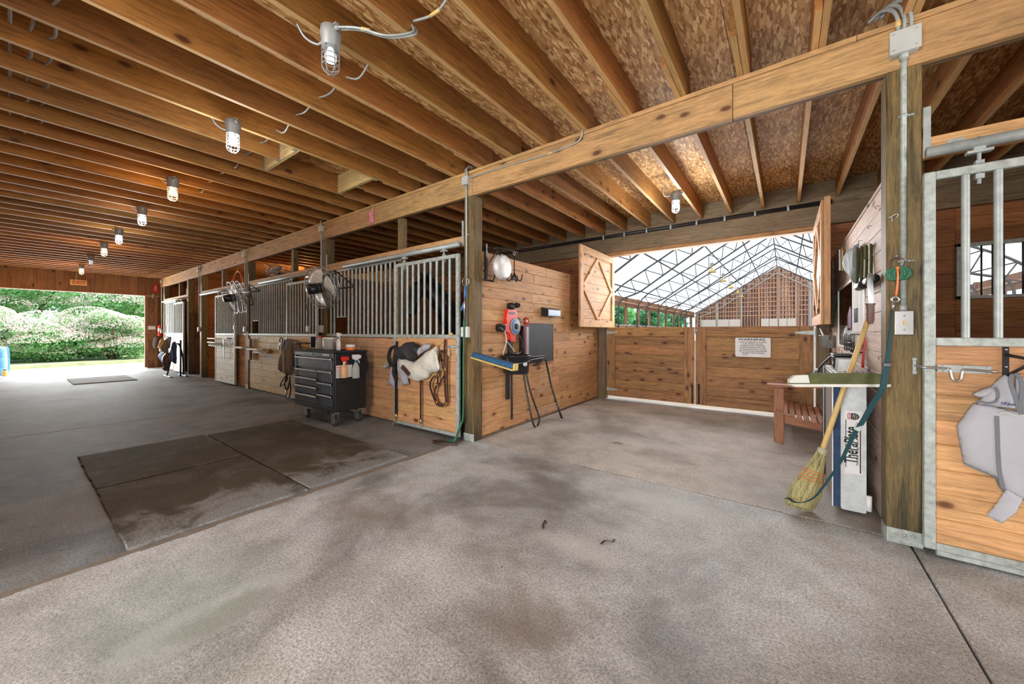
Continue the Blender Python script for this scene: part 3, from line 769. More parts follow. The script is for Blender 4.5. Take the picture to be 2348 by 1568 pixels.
def tree(nm, label, cat, loc, rx, rz_, h0, nleaf, mat, blooms=0, seed=0, leaf=.13, group=None, ry=None):
    rr = np.random.RandomState(seed+11); ry = ry or rx
    t_ = thing(nm, label, cat, loc, group=group)
    tr = MB(); base = [(0, 0, -.1)]
    k = 6
    for i in range(k):
        a = 2*PI*i/k+seed; L = rx*.75
        tr.tube(smooth([(0, 0, -.1), (math.cos(a)*.15, math.sin(a)*.15, h0*.5+.3), (math.cos(a)*L*.5, math.sin(a)*L*.5, h0+rz_*.7), (math.cos(a)*L, math.sin(a)*L, h0+rz_*(1.1+.3*math.sin(i*2)))], 3), [.10, .09, .085, .08, .07, .06, .05, .04, .03, .02], 6)
    tr.build('trunk', 'bark', t_, world=False)
    nb = 42
    cen = rr.normal(size=(nb, 3)); cen /= np.linalg.norm(cen, axis=1)[:, None]
    cen *= (rr.rand(nb, 1)**.45)*.86
    cen = cen*np.array([rx, ry, rz_])+np.array([0, 0, h0+rz_])
    cen[:, 2] = np.maximum(cen[:, 2], .25)
    br = rr.rand(nb)*.30*min(rx, 2.4)+.35
    def leaves(n, sz, surf):
        b = rr.randint(nb, size=n); d = rr.normal(size=(n, 3)); d /= np.linalg.norm(d, axis=1)[:, None]
        if surf: d[:, 2] = np.abs(d[:, 2])*.9+.05
        r_ = br[b][:, None]*(rr.rand(n, 1)**.35 if not surf else 1.02+0*rr.rand(n, 1))
        c = cen[b]+d*r_*np.array([1.15, 1.15, .7]); c[:, 2] = np.maximum(c[:, 2], .05)
        nrm = d+rr.normal(size=(n, 3))*.7; nrm /= np.linalg.norm(nrm, axis=1)[:, None]
        a = np.cross(nrm, rr.normal(size=(n, 3))); a /= np.linalg.norm(a, axis=1)[:, None]; bb = np.cross(nrm, a)
        s = sz*(.6+.8*rr.rand(n, 1))
        v = np.stack([c-a*s, c-bb*s*.5, c+a*s, c+bb*s*.5], 1).reshape(-1, 3)
        me = bpy.data.meshes.new('leaves'); me.vertices.add(4*n); me.vertices.foreach_set('co', v.ravel())
        me.loops.add(4*n); me.loops.foreach_set('vertex_index', np.arange(4*n)); me.polygons.add(n)
        me.polygons.foreach_set('loop_start', np.arange(n)*4); me.polygons.foreach_set('loop_total', np.full(n, 4)); me.update(); me.validate()
        return me
    for nmm, me, mm in [('foliage', leaves(nleaf, leaf, False), mat)]+([('blossom', leaves(blooms, leaf*.62, True), 'bloom')] if blooms else []):
        me.materials.append(M[mm]); o = bpy.data.objects.new(nmm, me); COL.objects.link(o); o.parent = t_; o['kind'] = 'stuff'
    return t_
fs_ = [((-23.2, -3.9), 1.7, 1.0, 'flowering shrub at the left edge of the far doorway'), ((-22.8, -2.2), 1.5, .9, 'flowering shrub low in the middle of the far doorway'),
       ((-22.6, -.5), 1.5, 1.05, 'flowering shrub at the right of the far doorway'), ((-25.6, -3.0), 2.4, 1.9, 'tall flowering tree behind the left shrub'), ((-25.6, .6), 2.4, 1.8, 'tall flowering tree behind the right shrub')]
for i, ((x, y), r_, rz_, lb) in enumerate(fs_):
    tree('flowering_shrub', lb, 'shrub', (x, y, 0), r_, rz_, .0 if i < 3 else .9, 20000, 'leaf', 34000 if i < 3 else 30000, seed=i, leaf=.052 if i < 3 else .058, group='flowering shrubs outside the far door')
for i, (x, y, lb) in enumerate(((-31, -6, 'green tree far behind the shrubs on the left'), (-31, -.5, 'green tree far behind the shrubs in the middle'), (-31, 4.5, 'green tree far behind the shrubs on the right'))):
    tree('broadleaf_tree', lb, 'tree', (x, y, 0), 3.6, 3.0, 1.0, 26000, 'leaf' if i != 1 else 'leafd', 6000, seed=20+i, leaf=.10, group='trees behind the flowering shrubs')
for i in range(10):
    y = 24+i*5.2
    tree('broadleaf_tree', 'leafy tree beyond the left arena wall, %s from the half doors' % ORD[i], 'tree', (-17-(i % 3)*1.5, y, 0), 2.9, 2.2+.4*(i % 2), .6, 9000, 'leafd' if i % 3 == 0 else 'leaf', 0, seed=40+i, leaf=.17, group='trees beyond the arena')
# ================================================================== STALL FRONTS
def bars(par, x0, x1, y, z0, z1, sp=.105, r=.0165, mat='galv', skip=None):
    n = max(1, round((x1-x0)/sp)); base = None
    for i in range(1, n):
        x = x0+(x1-x0)*i/n; za = z0
        if skip and skip[0] < x < skip[1]: za = skip[2]
        MB().tube([(x, y, za), (x, y, z1)], r, 8, cap=False).build('bar', mat, par)
def stall_door(x0, x1, label, mat, y=-.06, zt=2.10, barm='galv', z0=.04, right=True):
    d = thing('sliding_stall_door', label, 'door', ((x0+x1)/2, y, 0))
    w = .045
    for a, b in ((x0, x0+w), (x1-w, x1)): bx('stile', 'galvw', d, a, b, y-.02, y+.02, z0, zt, .004)
    for nm, a, b in (('bottom_rail', z0, z0+.04), ('middle_rail', 1.145, 1.19), ('top_rail', zt-.045, zt)): bx(nm, 'galvw', d, x0+w, x1-w, y-.019, y+.019, a, b, .004)
    boards(d, 'y', y-.012, .025, x0+w, x1-w, z0+.04, 1.145, .138, mat, seam=9)
    bars(d, x0+w, x1-w, y, 1.19, zt-.045, mat=barm)
    for x in (x0+.2, x1-.25):
        h = MB().tube([(x, y, zt-.1), (x, y, 2.235)], .008, 6).box(x-.045, x+.045, y-.02, y+.02, 2.15, 2.165, bev=.002).box(x-.02, x+.02, y-.014, y+.014, 2.165, 2.185).box(x-.015, x+.015, y-.015, y+.015, zt-.075, zt-.05).box(x-.015, x+.015, y-.015, y+.015, zt+.002, zt+.02)
        h.build('roller_hanger', 'galv', d)
    return d
def track(x0, x1, label, y=-.06):
    t_ = thing('door_track', label, 'track', ((x0+x1)/2, y, 2.2))
    MB().tube([(x0, y, 2.205), (x1, y, 2.205)], .028, 12).build('track_tube', 'galv', t_)
    n = max(2, int((x1-x0)/.55))
    for i in range(n):
        x = x0+.12+(x1-x0-.24)*i/(n-1)
        MB().box(x-.02, x+.02, y, -.003, 2.228, 2.234).box(x-.03, x+.03, -.006, -.001, 2.225, 2.27).ball((x, -.008, 2.25), .009, 6).build('track_bracket', 'galv', t_)
    return t_
def header(x0, x1, label):
    h = thing('track_header_board', label, 'board', ((x0+x1)/2, .02, 2.2))
    bx('header_plank', 'board_x', h, x0, x1, 0, .04, 2.195, 2.31, .004)
    for x, s in ((x0, 1), (x1, -1)): bx('end_bracket', 'galv', h, x, x+.03*s, -.004, -.001, 2.20, 2.48, .001)
    return h
def front(x0, x1, label, mat, feed=None, barm='galv', zb=1.14):
    s = thing('stall_front', label, 'stall front', ((x0+x1)/2, .04, 0))
    boards(s, 'y', .02, .03, x0, x1, .02, zb, .138, mat, seam=1.3)
    bx('middle_rail', 'galvw', s, x0, x1, .005, .045, 1.145, 1.19, .004)
    bx('top_channel', 'galvw', s, x0, x1, .005, .045, 2.16, 2.193, .004)
    bars(s, x0, x1, .025, 1.19, 2.17, mat=barm, skip=feed)
    if feed:
        MB().box(feed[0], feed[1], .01, .04, feed[2]-.012, feed[2]).build('feed_opening_rail', 'galvw', s)
    return s
def mid(x, label, z0=0):
    p = thing('jamb_post', label, 'post', (x+.045, .1, z0)); bx('post_timber', 'post_z', p, x, x+.09, .055, .143, z0, 2.745, .004)
    return p
# bay 1
front(-5.995, -4.115, 'orange pine stall front with vertical bars behind the tool chest', 'board_x', (-5.70, -5.42, 1.46))
mid(-4.205, 'jamb post above the nearest left stall door')
header(-5.995, -2.925, 'header board over the stall behind the tool chest')
track(-5.35, -2.94, 'galvanised track pipe of the stall door beside the tack bay')
d1 = stall_door(-4.11, -2.935, 'sliding stall door hung with a white tack bag and leather halter', 'board_x')
MB().box(-3.06, -2.99, -.10, -.08, 1.04, 1.07, bev=.002).tube([(-3.12, -.095, 1.055), (-2.93, -.095, 1.055)], .008, 6).tube([(-3.05, -.098, 1.055), (-3.05, -.12, 1.04), (-3.05, -.12, .96), (-3.03, -.11, .95)], .007, 6).build('latch', 'galv', d1)
# bay 2
front(-9.305, -7.295, 'yellowish pine stall front with bars right of the plank brackets', 'yellow_x', (-9.1, -8.82, 1.46))
mid(-7.385, 'jamb post above the second stall door')
header(-9.305, -6.15, 'header board over the second stall')
track(-8.54, -6.20, 'galvanised track pipe over the second stall, ending by the near fan')
d2 = stall_door(-7.29, -6.16, 'sliding stall door behind the brown canvas blanket', 'yellow_x')
# bay 3
front(-11.1, -9.46, 'stall front half hidden behind the open third door', 'board_x')
mid(-11.2, 'jamb post above the open third doorway')
header(-12.59, -9.46, 'header board over the third stall')
track(-12.42, -9.80, 'galvanised track pipe over the open third stall')
M['sunlit_pale_wood'] = wood('sunlit_pale_boards', (.66, .64, .55), 'x', .25, .5)  # sunlight on the far stall boards put into the colour; pale planks share it
d3 = stall_door(-11.2, -9.87, 'sunlit-white sliding stall door standing open, with bridle hooks', 'sunlit_pale_wood')
# bay 5
front(-16.60, -15.11, 'sunlit-white lower stall front with a pale barred panel near the end door', 'sunlit_pale_wood', (-16.4, -16.2, 1.46))
bx('sun_glare_panel', 'white', None, -16.58, -15.13, .05, .055, 1.19, 2.16, 0)  # added white sheet standing for sunlight reflected on the bars
tag(bpy.data.objects['sun_glare_panel'], 'white sheet added behind the farthest stall bars for sunlight reflected on them', 'panel')
mid(-15.11, 'jamb post above the farthest stall door')
header(-16.60, -13.975, 'header board over the farthest stall')
track(-16.5, -13.98, 'white track pipe over the farthest stall')
d5 = stall_door(-15.08, -14.0, 'farthest sliding stall door, behind the saddle pile', 'sunlit_pale_wood')
# bay 0, right
header(.625, 4.1, 'orange header board over the right hand stall door')
track(.625, 3.2, 'galvanised track pipe over the right hand stall door')
d0 = stall_door(.612, 1.90, 'right hand sliding stall door hung with the pale fly sheet', 'board_x', zt=2.09)
front(2.0, 4.0, 'barred stall front right of the nearest sliding door', 'board_x')
mid(1.9, 'jamb post right of the nearest stall door')
bx('threshold_strip', 'galvw', d0, .66, 1.88, -.075, -.045, .012, .04, .003)
l = MB().box(.66, .845, -.088, -.082, 1.005, 1.045, bev=.001)
for x in (.68, .75, .83): l.ball((x, -.09, 1.04), .004, 6).ball((x, -.09, 1.011), .004, 6)
l.build('latch_plate', 'galv', d0)
MB().tube(smooth([(.59, -.10, 1.028), (.69, -.10, 1.026), (.702, -.102, 1.015), (.708, -.105, .975), (.722, -.106, .962), (.738, -.105, .975), (.744, -.102, 1.012), (.757, -.10, 1.024), (.86, -.10, 1.018)], 3), .006, 8).build('latch_rod', 'chrome', d0)
kp = thing('latch_keeper', 'small galvanised latch keeper on the right hand post', 'latch', (.59, -.01, 1.03))
MB().box(.583, .596, -.012, -.006, .98, 1.075).box(.58, .60, -.02, -.006, .985, 1.0, bev=.002).box(.58, .60, -.02, -.006, 1.058, 1.073, bev=.002).tube([(.59, -.02, 1.03), (.612, -.05, 1.03)], .005, 6).build('keeper_plate', 'galv', kp)

# ================================================================== ELECTRICS
def cable(par, pts, r=.008, mat='galv', n=7, name='armoured_cable', label=None):
    P = smooth(pts, 6); q = MB(); L = 0; out = []; rs = []
    for a, b in zip(P[:-1], P[1:]):
        k = max(1, int((b-a).length/.006))
        for i in range(k): out.append(a+(b-a)*i/k); rs.append(r*(1 if (len(out) % 2) else .86))
    out.append(P[-1]); rs.append(r)
    q.tube(out, rs, n); return q.build(name, mat, par, label=label)
def cage_lamp(x, y, label, light=None, e=0, z=3.02, s=1.0, cablepts=None):
    """light None = off"""
    t_ = thing('cage_lamp', label, 'lamp', (x, y, z), group='caged ceiling lamps')
    q = MB().lathe([(.05, -.0), (.055, -.004), (.058, -.05), (.052, -.06), (.050, -.115), (.044, -.12)], 18)
    q.box(-.075, .075, -.012, .012, -.012, -.001).tube([(.05, 0, -.03), (.085, .0, -.03)], .014, 8).tube([(-.05, 0, -.03), (-.085, 0, -.03)], .014, 8)
    q.build('housing', 'lampgrey', t_, world=False)
    c = MB(); r = .047
    for zz in (-.135, -.165, -.195, -.225): c.tube(arc((0, 0, zz), r, 0, 2*PI, 16, (1, 0, 0), (0, 1, 0))[:-1], .0028, 5, closed=True)
    for k in range(6):
        a = PI*k/3; u = Vector((math.cos(a), math.sin(a), 0))
        c.tube([u*r+Vector((0, 0, -.115)), u*r+Vector((0, 0, -.225))]+arc((0, 0, -.225), r, 0, PI/2, 5, tuple(u), (0, 0, -1)), .0028, 5)
    c.build('wire_cage', 'lampgrey' if True else 'galv', t_, world=False)
    b = MB().lathe([(.014, -.10), (.016, -.125), (.03, -.15), (.034, -.172), (.028, -.195), (.012, -.205), (.001, -.207)], 14)
    bm = 'bulb_off'
    if light: bm = 'bulb_'+light
    b.build('bulb', bm, t_, world=False)
    if light:
        ld = bpy.data.lights.new('lamp_light', 'POINT'); ld.energy = e; ld.color = (1, .60, .26) if light == 'warm' else (.93, .96, 1); ld.shadow_soft_size = .05
        lo = bpy.data.objects.new('lamp_light', ld); COL.objects.link(lo); lo.parent = t_; lo.location = (0, 0, -.26)
    return t_
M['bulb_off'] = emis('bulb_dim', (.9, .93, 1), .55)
M['bulb_cool'] = emis('bulb_cool', (.92, .96, 1), 14)
M['bulb_warm'] = emis('bulb_warm', (1, .70, .36), 12)
LA = [(-2.17, None, 'unlit caged lamp nearest the camera, with a looping cable'), (-3.79, 'cool', 'bright white caged lamp, second along the aisle'), (-5.76, 'warm', 'warm caged lamp, third along the aisle'),
      (-7.45, 'cool', 'white caged lamp, fourth along the aisle'), (-9.35, 'cool', 'white caged lamp, fifth along the aisle'), (-11.06, 'warm', 'amber caged lamp, sixth along the aisle'),
      (-13.14, None, 'unlit dark caged lamp, seventh along the aisle'), (-15.04, 'warm', 'small warm caged lamp above the exit sign')]
for x, lt, lb in LA:
    t_ = cage_lamp(x, -1.92, lb, lt, 14)
    X0 = x
    cable(t_, [(x-.08, -1.92, 2.99), (x-.14, -1.93, 2.985), (x-.19, -1.98, 3.02), (x-.20, -2.02, 3.08)], .0075)
    if x == -2.17: 
        for dy in (0, .02): cable(t_, [(x+.08, -1.92+dy, 2.99), (x+.2, -1.86+dy, 2.965), (x+.32, -1.76+dy, 2.93), (x+.40, -1.64+dy, 2.99), (-1.83, -1.6+dy, 3.09)], .0075)
        MB().tube([(x+.21, -1.85, 2.963), (x+.25, -1.82, 2.953)], .010, 8).build('yellow_tape', 'yellowtape' if 'yellowtape' in M else 'yellow', t_)
t_ = cage_lamp(-1.13, 2.03, 'caged lamp hanging from a joist in the tack bay', 'cool', 34)
cable(t_, [(-1.2, 2.03, 2.99), (-1.26, 2.03, 2.99), (-1.28, 2.0, 3.05), (-1.24, 1.98, 3.12)], .0075)
# cables through the joists along the aisle
wc = thing('joist_cable', 'armoured cable threaded through the joists beside the lamps', 'cable', (-4, -1.58, 3.12))
for k in range(5, 16):
    xa, xb = .19-.406*k-.02, .19-.406*(k+1)+.02
    sg = .045 if k % 3 else .09
    if k in (5,): continue
    cable(wc, [(xa, -1.57, 3.13), ((xa+xb)/2, -1.565, 3.13-sg), (xb, -1.56, 3.12)], .007)
cable(wc, [(-1.81, -1.6, 3.1), (-1.6, -1.6, 3.05), (-1.42, -1.62, 3.11)], .008)
MB().tube([(-1.66, -1.6, 3.055), (-1.58, -1.6, 3.052)], .010, 8).build('yellow_tape', 'yellow', wc)
wc2 = thing('joist_cable', 'bundle of cables hooked through the joists at the upper left', 'cable', (-4, -2.95, 3.12))
for k in range(8, 16):
    for j in range(3):
        xa, xb = .19-.406*k-.02, .19-.406*(k+1)+.02; y = -3.05+.075*j
        cable(wc2, [(xa, y, 3.14), ((xa+xb)/2, y+.01*j, 3.14-.03-.03*((k+j) % 2)), (xb, y, 3.13)], .0085, 'lampgrey', 6)
# junction boxes + conduits down the posts
for i, (x, lb) in enumerate(((-2.86, 'grey junction box with conduit at the top of the tack bay post'), (-6.11, 'grey junction box with conduit on the post behind the tool chest'),
                             (-9.43, 'grey junction box with conduit on the plank bracket post'), (-12.72, 'grey junction box with conduit on the post right of the open doorway'), (-16.86, 'pale junction box with conduit beside the far end door'))):
    t_ = thing('junction_box', lb, 'electrical box', (x, -.03, 2.9), group='post junction boxes')
    bx('box_body', 'boxgrey', t_, x-.05, x+.035, -.055, 0, 2.86, 2.955, .004)
    zb = [1.28, 1.33, 1.34, 1.35, 1.3][i]
    MB().tube([(x-.005, -.03, 2.86), (x-.005, -.022, 2.8), (x-.005, -.018, zb)], .011, 8).build('conduit', 'galv', t_)
    for dz in (2.83, 2.3, 1.8): MB().box(x-.025, x+.025, -.014, 0, dz, dz+.014, bev=.002).ball((x+.02, -.014, dz+.007), .005, 6).build('conduit_clip', 'galv', t_)
    cable(t_, [(x-.01, -.03, 2.955), (x-.01, -.035, 3.02), (x, -.005, 3.06), (x+.01, .05, 3.07)], .008); cable(t_, [(x+.015, -.03, 2.955), (x+.015, -.04, 3.02), (x+.015, -.005, 3.07), (x+.02, .05, 3.08)], .008)
    s = thing('wall_switch', ['cream switch box above the green hose on the tack bay post', 'switch box on the post behind the tool chest', 'switch box with plugged cords on the bracket post', 'white switch box right of the open doorway', 'white switch box beside the fire extinguisher'][i], 'switch', (x, -.03, zb-.05))
    bx('switch_box', 'boxgrey' if i else 'white', s, x-.035, x+.03, -.05, 0, zb-.12, zb, .004)
    bx('switch_cover', 'white', s, x-.075, x-.037, -.04, -.006, zb-.115, zb-.005, .003)
    MB().box(x-.06, x-.05, -.048, -.041, zb-.075, zb-.045).build('toggle', 'white', s)
    if i == 0:
        cable(t_, [(x+.035, -.03, 2.93), (x+.07, -.015, 2.935), (-2.3, -.01, 2.93), (-1.85, -.01, 2.915), (-1.55, -.012, 2.925), (-1.47, -.015, 2.96), (-1.45, -.02, 3.03), (-1.45, .05, 3.08)], .007)
        MB().tube([(-1.82, -.01, 2.915), (-1.77, -.01, 2.916)], .009, 8).build('yellow_tape', 'yellow', t_)
# right post electrics
t_ = thing('junction_box', 'large grey junction box with three flexible conduits, upper right', 'electrical box', (.54, -.04, 2.86))
bx('box_body', 'boxgrey', t_, .487, .603, -.055, .0, 2.80, 2.925, .006)
bx('box_lid', 'boxgrey', t_, .482, .608, -.064, -.056, 2.80, 2.93, .006)
for x, z in ((.50, 2.82), (.59, 2.82), (.50, 2.91), (.59, 2.91)): MB().ball((x, -.064, z), .005, 6).build('screw', 'galv', t_)
for j, x in enumerate((.52, .545, .572)):
    cable(t_, [(x, -.03, 2.93), (x, -.035, 3.0), (x-.02, -.03, 3.07+.012*j), (x-.06, .0, 3.11+.012*j), (x-.11, .05, 3.10)], .010, n=8)
MB().tube([(.52, -.033, 2.965), (.519, -.035, 3.0)], .012, 8).build('yellow_tape', 'yellow', t_)
MB().tube([(.545, -.03, 2.80), (.545, -.022, 2.75), (.545, -.018, 1.345)], .0135, 10).build('conduit', 'galvw', t_)
MB().tube([(.545, -.03, 2.81), (.545, -.026, 2.775)], .02, 10).build('conduit_connector', 'galvw', t_)
MB().tube([(.545, -.018, 1.375), (.545, -.018, 1.34)], .018, 10).build('conduit_connector', 'galvw', t_)
for z in (2.45, 1.62): MB().box(.525, .59, -.012, 0, z, z+.012, bev=.002).tube([(.545, -.02, z), (.545, -.02, z+.012)], .017, 10).ball((.58, -.012, z+.006), .006, 6).build('conduit_clip', 'galvw', t_)
s = thing('wall_switch', 'steel light switch on the stout right hand post', 'switch', (.545, -.02, 1.27))
bx('switch_box', 'boxgrey', s, .512, .578, -.03, 0, 1.208, 1.335, .004)
q = MB().box(.507, .583, -.04, -.031, 1.203, 1.34, bev=.006).build('switch_plate', 'chrome', s)
MB().box(.54, .551, -.052, -.04, 1.262, 1.284, bev=.002).build('toggle', 'yellow', s)
for z in (1.232, 1.312): MB().ball((.545, -.041, z), .005, 8).build('screw', 'galvw', s)

# ---- fans
def fan(loc, heading, pitch, label, R_=.30, arms=None):
    t_ = thing('wall_fan', label, 'fan', loc, group=None)
    mt = Matrix.Rotation(heading, 4, 'Z') @ Matrix.Rotation(pitch, 4, 'Y')   # axis +X
    f = lambda p: mt @ Vector(p)
    def ring(x, r): return [f((x, r*math.cos(2*PI*k/28), r*math.sin(2*PI*k/28))) for k in range(28)]
    g = MB()
    for x, r in ((-.07, R_), (.07, R_*.99), (.0, R_*1.02)): g.tube(ring(x, r), .006, 5, closed=True)
    for r in (.25, .5, .75): g.tube(ring(.09, R_*r), .0025, 4, closed=True); g.tube(ring(-.09, R_*r), .0025, 4, closed=True)
    for k in range(36):
        a = 2*PI*k/36; c, s_ = math.cos(a), math.sin(a)
        for sg in (1, -1): g.tube([f((sg*.10, .05*c, .05*s_)), f((sg*.10, R_*.7*c, R_*.7*s_)), f((sg*.07, R_*c, R_*s_)), f((0, R_*1.01*c, R_*1.01*s_))], .0018, 4)
    g.build('wire_guard', 'chrome', t_, world=False)
    b = MB()
    for k in range(3):
        a0 = 2*PI*k/3; vs = []; fs = []
        for i in range(6):
            r = .05+(R_*.9-.05)*i/5; wd = .35+.55*math.sin(min(1, i/3.5)*PI/2)
            for j in range(7):
                a = a0+wd*(j/6-.5)*1.5; vs.append(f((-.03+.06*j/6, r*math.cos(a), r*math.sin(a))))
        for i in range(5):
            for j in range(6): fs.append((i*7+j, i*7+j+1, i*7+j+8, i*7+j+7))
        q = MB().raw(vs, fs, True).build('blade', 'white', t_, world=False)
        md = q.modifiers.new('t', 'SOLIDIFY'); md.thickness = .004
    MB().tube([f((.02, 0, 0)), f((.20, 0, 0)), f((.22, 0, 0))], [.075, .07, .04], 14).build('motor', 'black', t_, world=False)
    if arms:
        a_ = MB()
        for L in arms: a_.tube([Vector(p)-Vector(loc) for p in L], .011, 6)
        a_.build('bracket_arm', 'black', t_, world=False)
    return t_
fan((-5.28, -.42, 1.85), R(-84), R(14), 'white bladed fan in a round wire guard above the tool chest', .29,
    [[(-5.3, -.33, 1.83), (-4.62, -.33, 1.82)], [(-5.08, -.33, 2.07), (-4.62, -.33, 1.83)], [(-5.09, -.33, 2.09), (-5.09, -.33, 1.81)], [(-5.09, -.33, 2.08), (-5.5, -.33, 2.07)], [(-5.98, .05, 2.07), (-5.5, -.33, 2.07)]])
fan((-8.62, -.42, 1.90), R(-96), R(14), 'dusty wire guard fan on the bracket post, seen edge on', .31,
    [[(-8.5, -.36, 1.99), (-7.75, -.33, 1.97)], [(-8.18, -.36, 2.12), (-7.75, -.33, 1.98)], [(-8.18, -.36, 2.12), (-7.98, -.36, 1.73)], [(-8.5, -.36, 1.73), (-7.98, -.36, 1.73)], [(-9.3, .0, 1.98), (-8.6, -.36, 1.98)]])
fan((-9.05, .55, 2.52), R(-30), R(62), 'black fan tilted under the joists inside the second stall', .27, [[(-9.3, .3, 2.74), (-9.05, .5, 2.6)]])
for i, (x, y, zt, lb) in enumerate(((-6.35, -.13, 1.30, 'fan cord with a grey plug hanging beside the near fan'), (-9.8, -.1, 1.35, 'looped black cord hanging below the edge on fan'))):
    c = thing('power_cord', lb, 'cord', (x, y, zt))
    MB().tube(smooth([(x+.35, y-.2, zt+.4), (x+.1, y-.05, zt+.28), (x-.02, y, zt+.1), (x, y, zt+.02)], 5), .006, 6).build('cord', 'black', c)
    MB().box(x-.03, x+.03, y-.02, y+.02, zt-.08, zt+.02, bev=.006).build('plug', 'boxgrey', c)
# ================================================================== THINGS ON THE AISLE FLOOR AND STALL FRONTS
# rubber mats
for (a, b, c, e, lb) in ((-5.45, -2.97, -1.672, -.75, 'long dusty rubber mat nearest the tool chest'), (-4.235, -2.945, -2.66, -1.69, 'dusty rubber mat nearest the camera, at the lane edge'),
                         (-5.50, -4.26, -2.66, -1.69, 'greenish rubber mat at the left of the trio'), (-14.84, -13.2, -2.18, -1.13, 'lone rubber mat far down the aisle')):
    o = MB()
    n = 14; pts = []
    def jit(x, y): return (x+rnd.uniform(-.006, .006), y+rnd.uniform(-.006, .006))
    P = [jit(a+(b-a)*i/n, c) for i in range(n)]+[jit(b, c+(e-c)*i/n) for i in range(n)]+[jit(b-(b-a)*i/n, e) for i in range(n)]+[jit(a, e-(e-c)*i/n) for i in range(n)]
    vs = [(x, y, .001) for x, y in P]+[(x, y, .013) for x, y in P]+[(x+(((a+b)/2-x)*.008), y+(((c+e)/2-y)*.012), .017) for x, y in P]
    m = len(P); fs = [tuple(range(2*m, 3*m))]+[(k*m+i, k*m+(i+1) % m, (k+1)*m+(i+1) % m, (k+1)*m+i) for k in (0, 1) for i in range(m)]
    tag(o.raw(vs, fs).build('rubber_mat', 'mat'), lb, 'mat')
# tool chest
tc = thing('tool_chest', 'black rolling tool chest with silver drawer pulls, standing before the stall front', 'tool chest', (-5.13, -.40, 0))
x0, x1, y0, y1, z0, z1 = -5.67, -4.6, -.62, -.16, .19, .95
q = MB().box(x0, x1, y0+.02, y1, z0, z1, bev=.008); q.build('cabinet_body', 'black', tc)
bx('front_frame', 'black', tc, x0, x0+.03, y0, y0+.02, z0, z1-.001); bx('front_frame', 'black', tc, x1-.03, x1, y0, y0+.02, z0, z1-.001)
bx('front_frame', 'black', tc, x0+.03, x1-.03, y0, y0+.02, z1-.055, z1-.001); bx('front_frame', 'black', tc, x0+.03, x1-.03, y0, y0+.02, z0, z0+.055)
M['drawer'] = plain('drawer_steel', (.07, .095, .125), .25, .3, .15)
def drawer(a, b, c, e):
    d = bx('drawer', 'drawer', tc, a, b, y0-.004, y0+.018, c, e-.03, .004)
    bx('drawer_pull', 'chrome', d, a+.002, b-.002, y0-.022, y0-.004, e-.03, e-.006, .006)
    bx('drawer_lip', 'blackm', d, a, a+.07, y0-.006, y0-.004, c, e-.03, 0)
drawer(x0+.035, x1-.035, .735, .885)
xm = x0+.62*(x1-x0)
for k in range(4): drawer(x0+.035, xm-.012, .255+.117*k, .255+.117*(k+1)-.006)
for k in range(3): drawer(xm+.012, x1-.035, .255+.156*k, .255+.156*(k+1)-.006)
bx('maker_badge', 'chrome', tc, x1-.26, x1-.10, y0-.003, y0, z1-.04, z1-.015, .002); bx('lock', 'chrome', tc, -5.17, -5.15, y0-.006, y0, z1-.035, z1-.018, .004)
bx('top_mat', 'blackm', tc, x0-.012, x1+.012, y0-.012, y1+.012, z1, z1+.022, .008)
MB().prism([(y1, .62), (y1+.07, .70), (y1+.03, .94), (y1, .97)], .04, Matrix(((0, 1, 0, x1-.09), (1, 0, 0, 0), (0, 0, 1, 0), (0, 0, 0, 1)))).build('push_handle', 'blackm', tc)
for (wx, wy) in ((-5.48, -.53), (-4.70, -.55), (-5.48, -.24), (-4.70, -.22)):
    c = thing('caster', '', 'x'); del c['label']; del c['category']; c.parent = tc; c.location = Vector((wx, wy, 0))-tc.location
    W2 = Matrix.Translation((0, 0, .062)) @ Matrix.Rotation(R(90), 4, 'X')
    MB().lathe([(.03, -.019), (.058, -.018), (.062, -.008), (.062, .008), (.058, .018), (.03, .019)], 18, W2).build('wheel', 'rubber', c, world=False)
    MB().lathe([(.034, -.022), (.036, -.019), (.036, .019), (.034, .022)], 14, W2).build('hub', 'chrome', c, world=False)
    MB().box(-.03, .045, -.034, -.026, .05, .17).box(-.03, .045, .026, .034, .05, .17).box(-.04, .05, -.034, .034, .165, .189).build('fork', 'chrome', c, world=False)
ZT = z1+.022
# bottles on the chest
def jug(name, label, cat, loc, parts, group=None, rz=0):
    t_ = thing(name, label, cat, loc, rz, group)
    for nm, mt, prof in parts:
        MB().lathe(prof, 20).build(nm, mt, t_, world=False)
    return t_
jug('plastic_bottle', 'clear bottle with a red cap on the tool chest', 'bottle', (-5.39, -.40, ZT), [('bottle', 'clear', [(.05, 0), (.056, .01), (.056, .05), (.048, .07), (.056, .09), (.056, .12), (.04, .15), (.022, .165), (.022, .175)]), ('cap', 'red', [(.026, .170), (.026, .19), (.02, .195)])])
t_ = jug('storage_tub', 'frosted tub of dark contents with a white lid on the tool chest', 'tub', (-5.11, -.40, ZT), [('tub', 'clear', [(.085, 0), (.09, .01), (.09, .14), (.085, .15)]), ('lid', 'white', [(.094, .148), (.094, .168), (.08, .172)]), ('contents', 'black', [(.06, .004), (.075, .02), (.07, .09), (.03, .12)])])
jug('small_bottle', 'small bottle with a green cap behind the frosted tub', 'bottle', (-5.22, -.24, ZT), [('bottle', 'clear', [(.03, 0), (.032, .15), (.015, .18)]), ('cap', 'green', [(.017, .18), (.017, .215)])])
jug('medicine_tub', 'low tub with a white lid and orange band on the tool chest', 'tub', (-4.72, -.32, ZT), [('tub', 'orange', [(.055, 0), (.058, .01), (.058, .04), (.056, .042)]), ('lid', 'white', [(.062, .042), (.062, .075), (.055, .08)])])
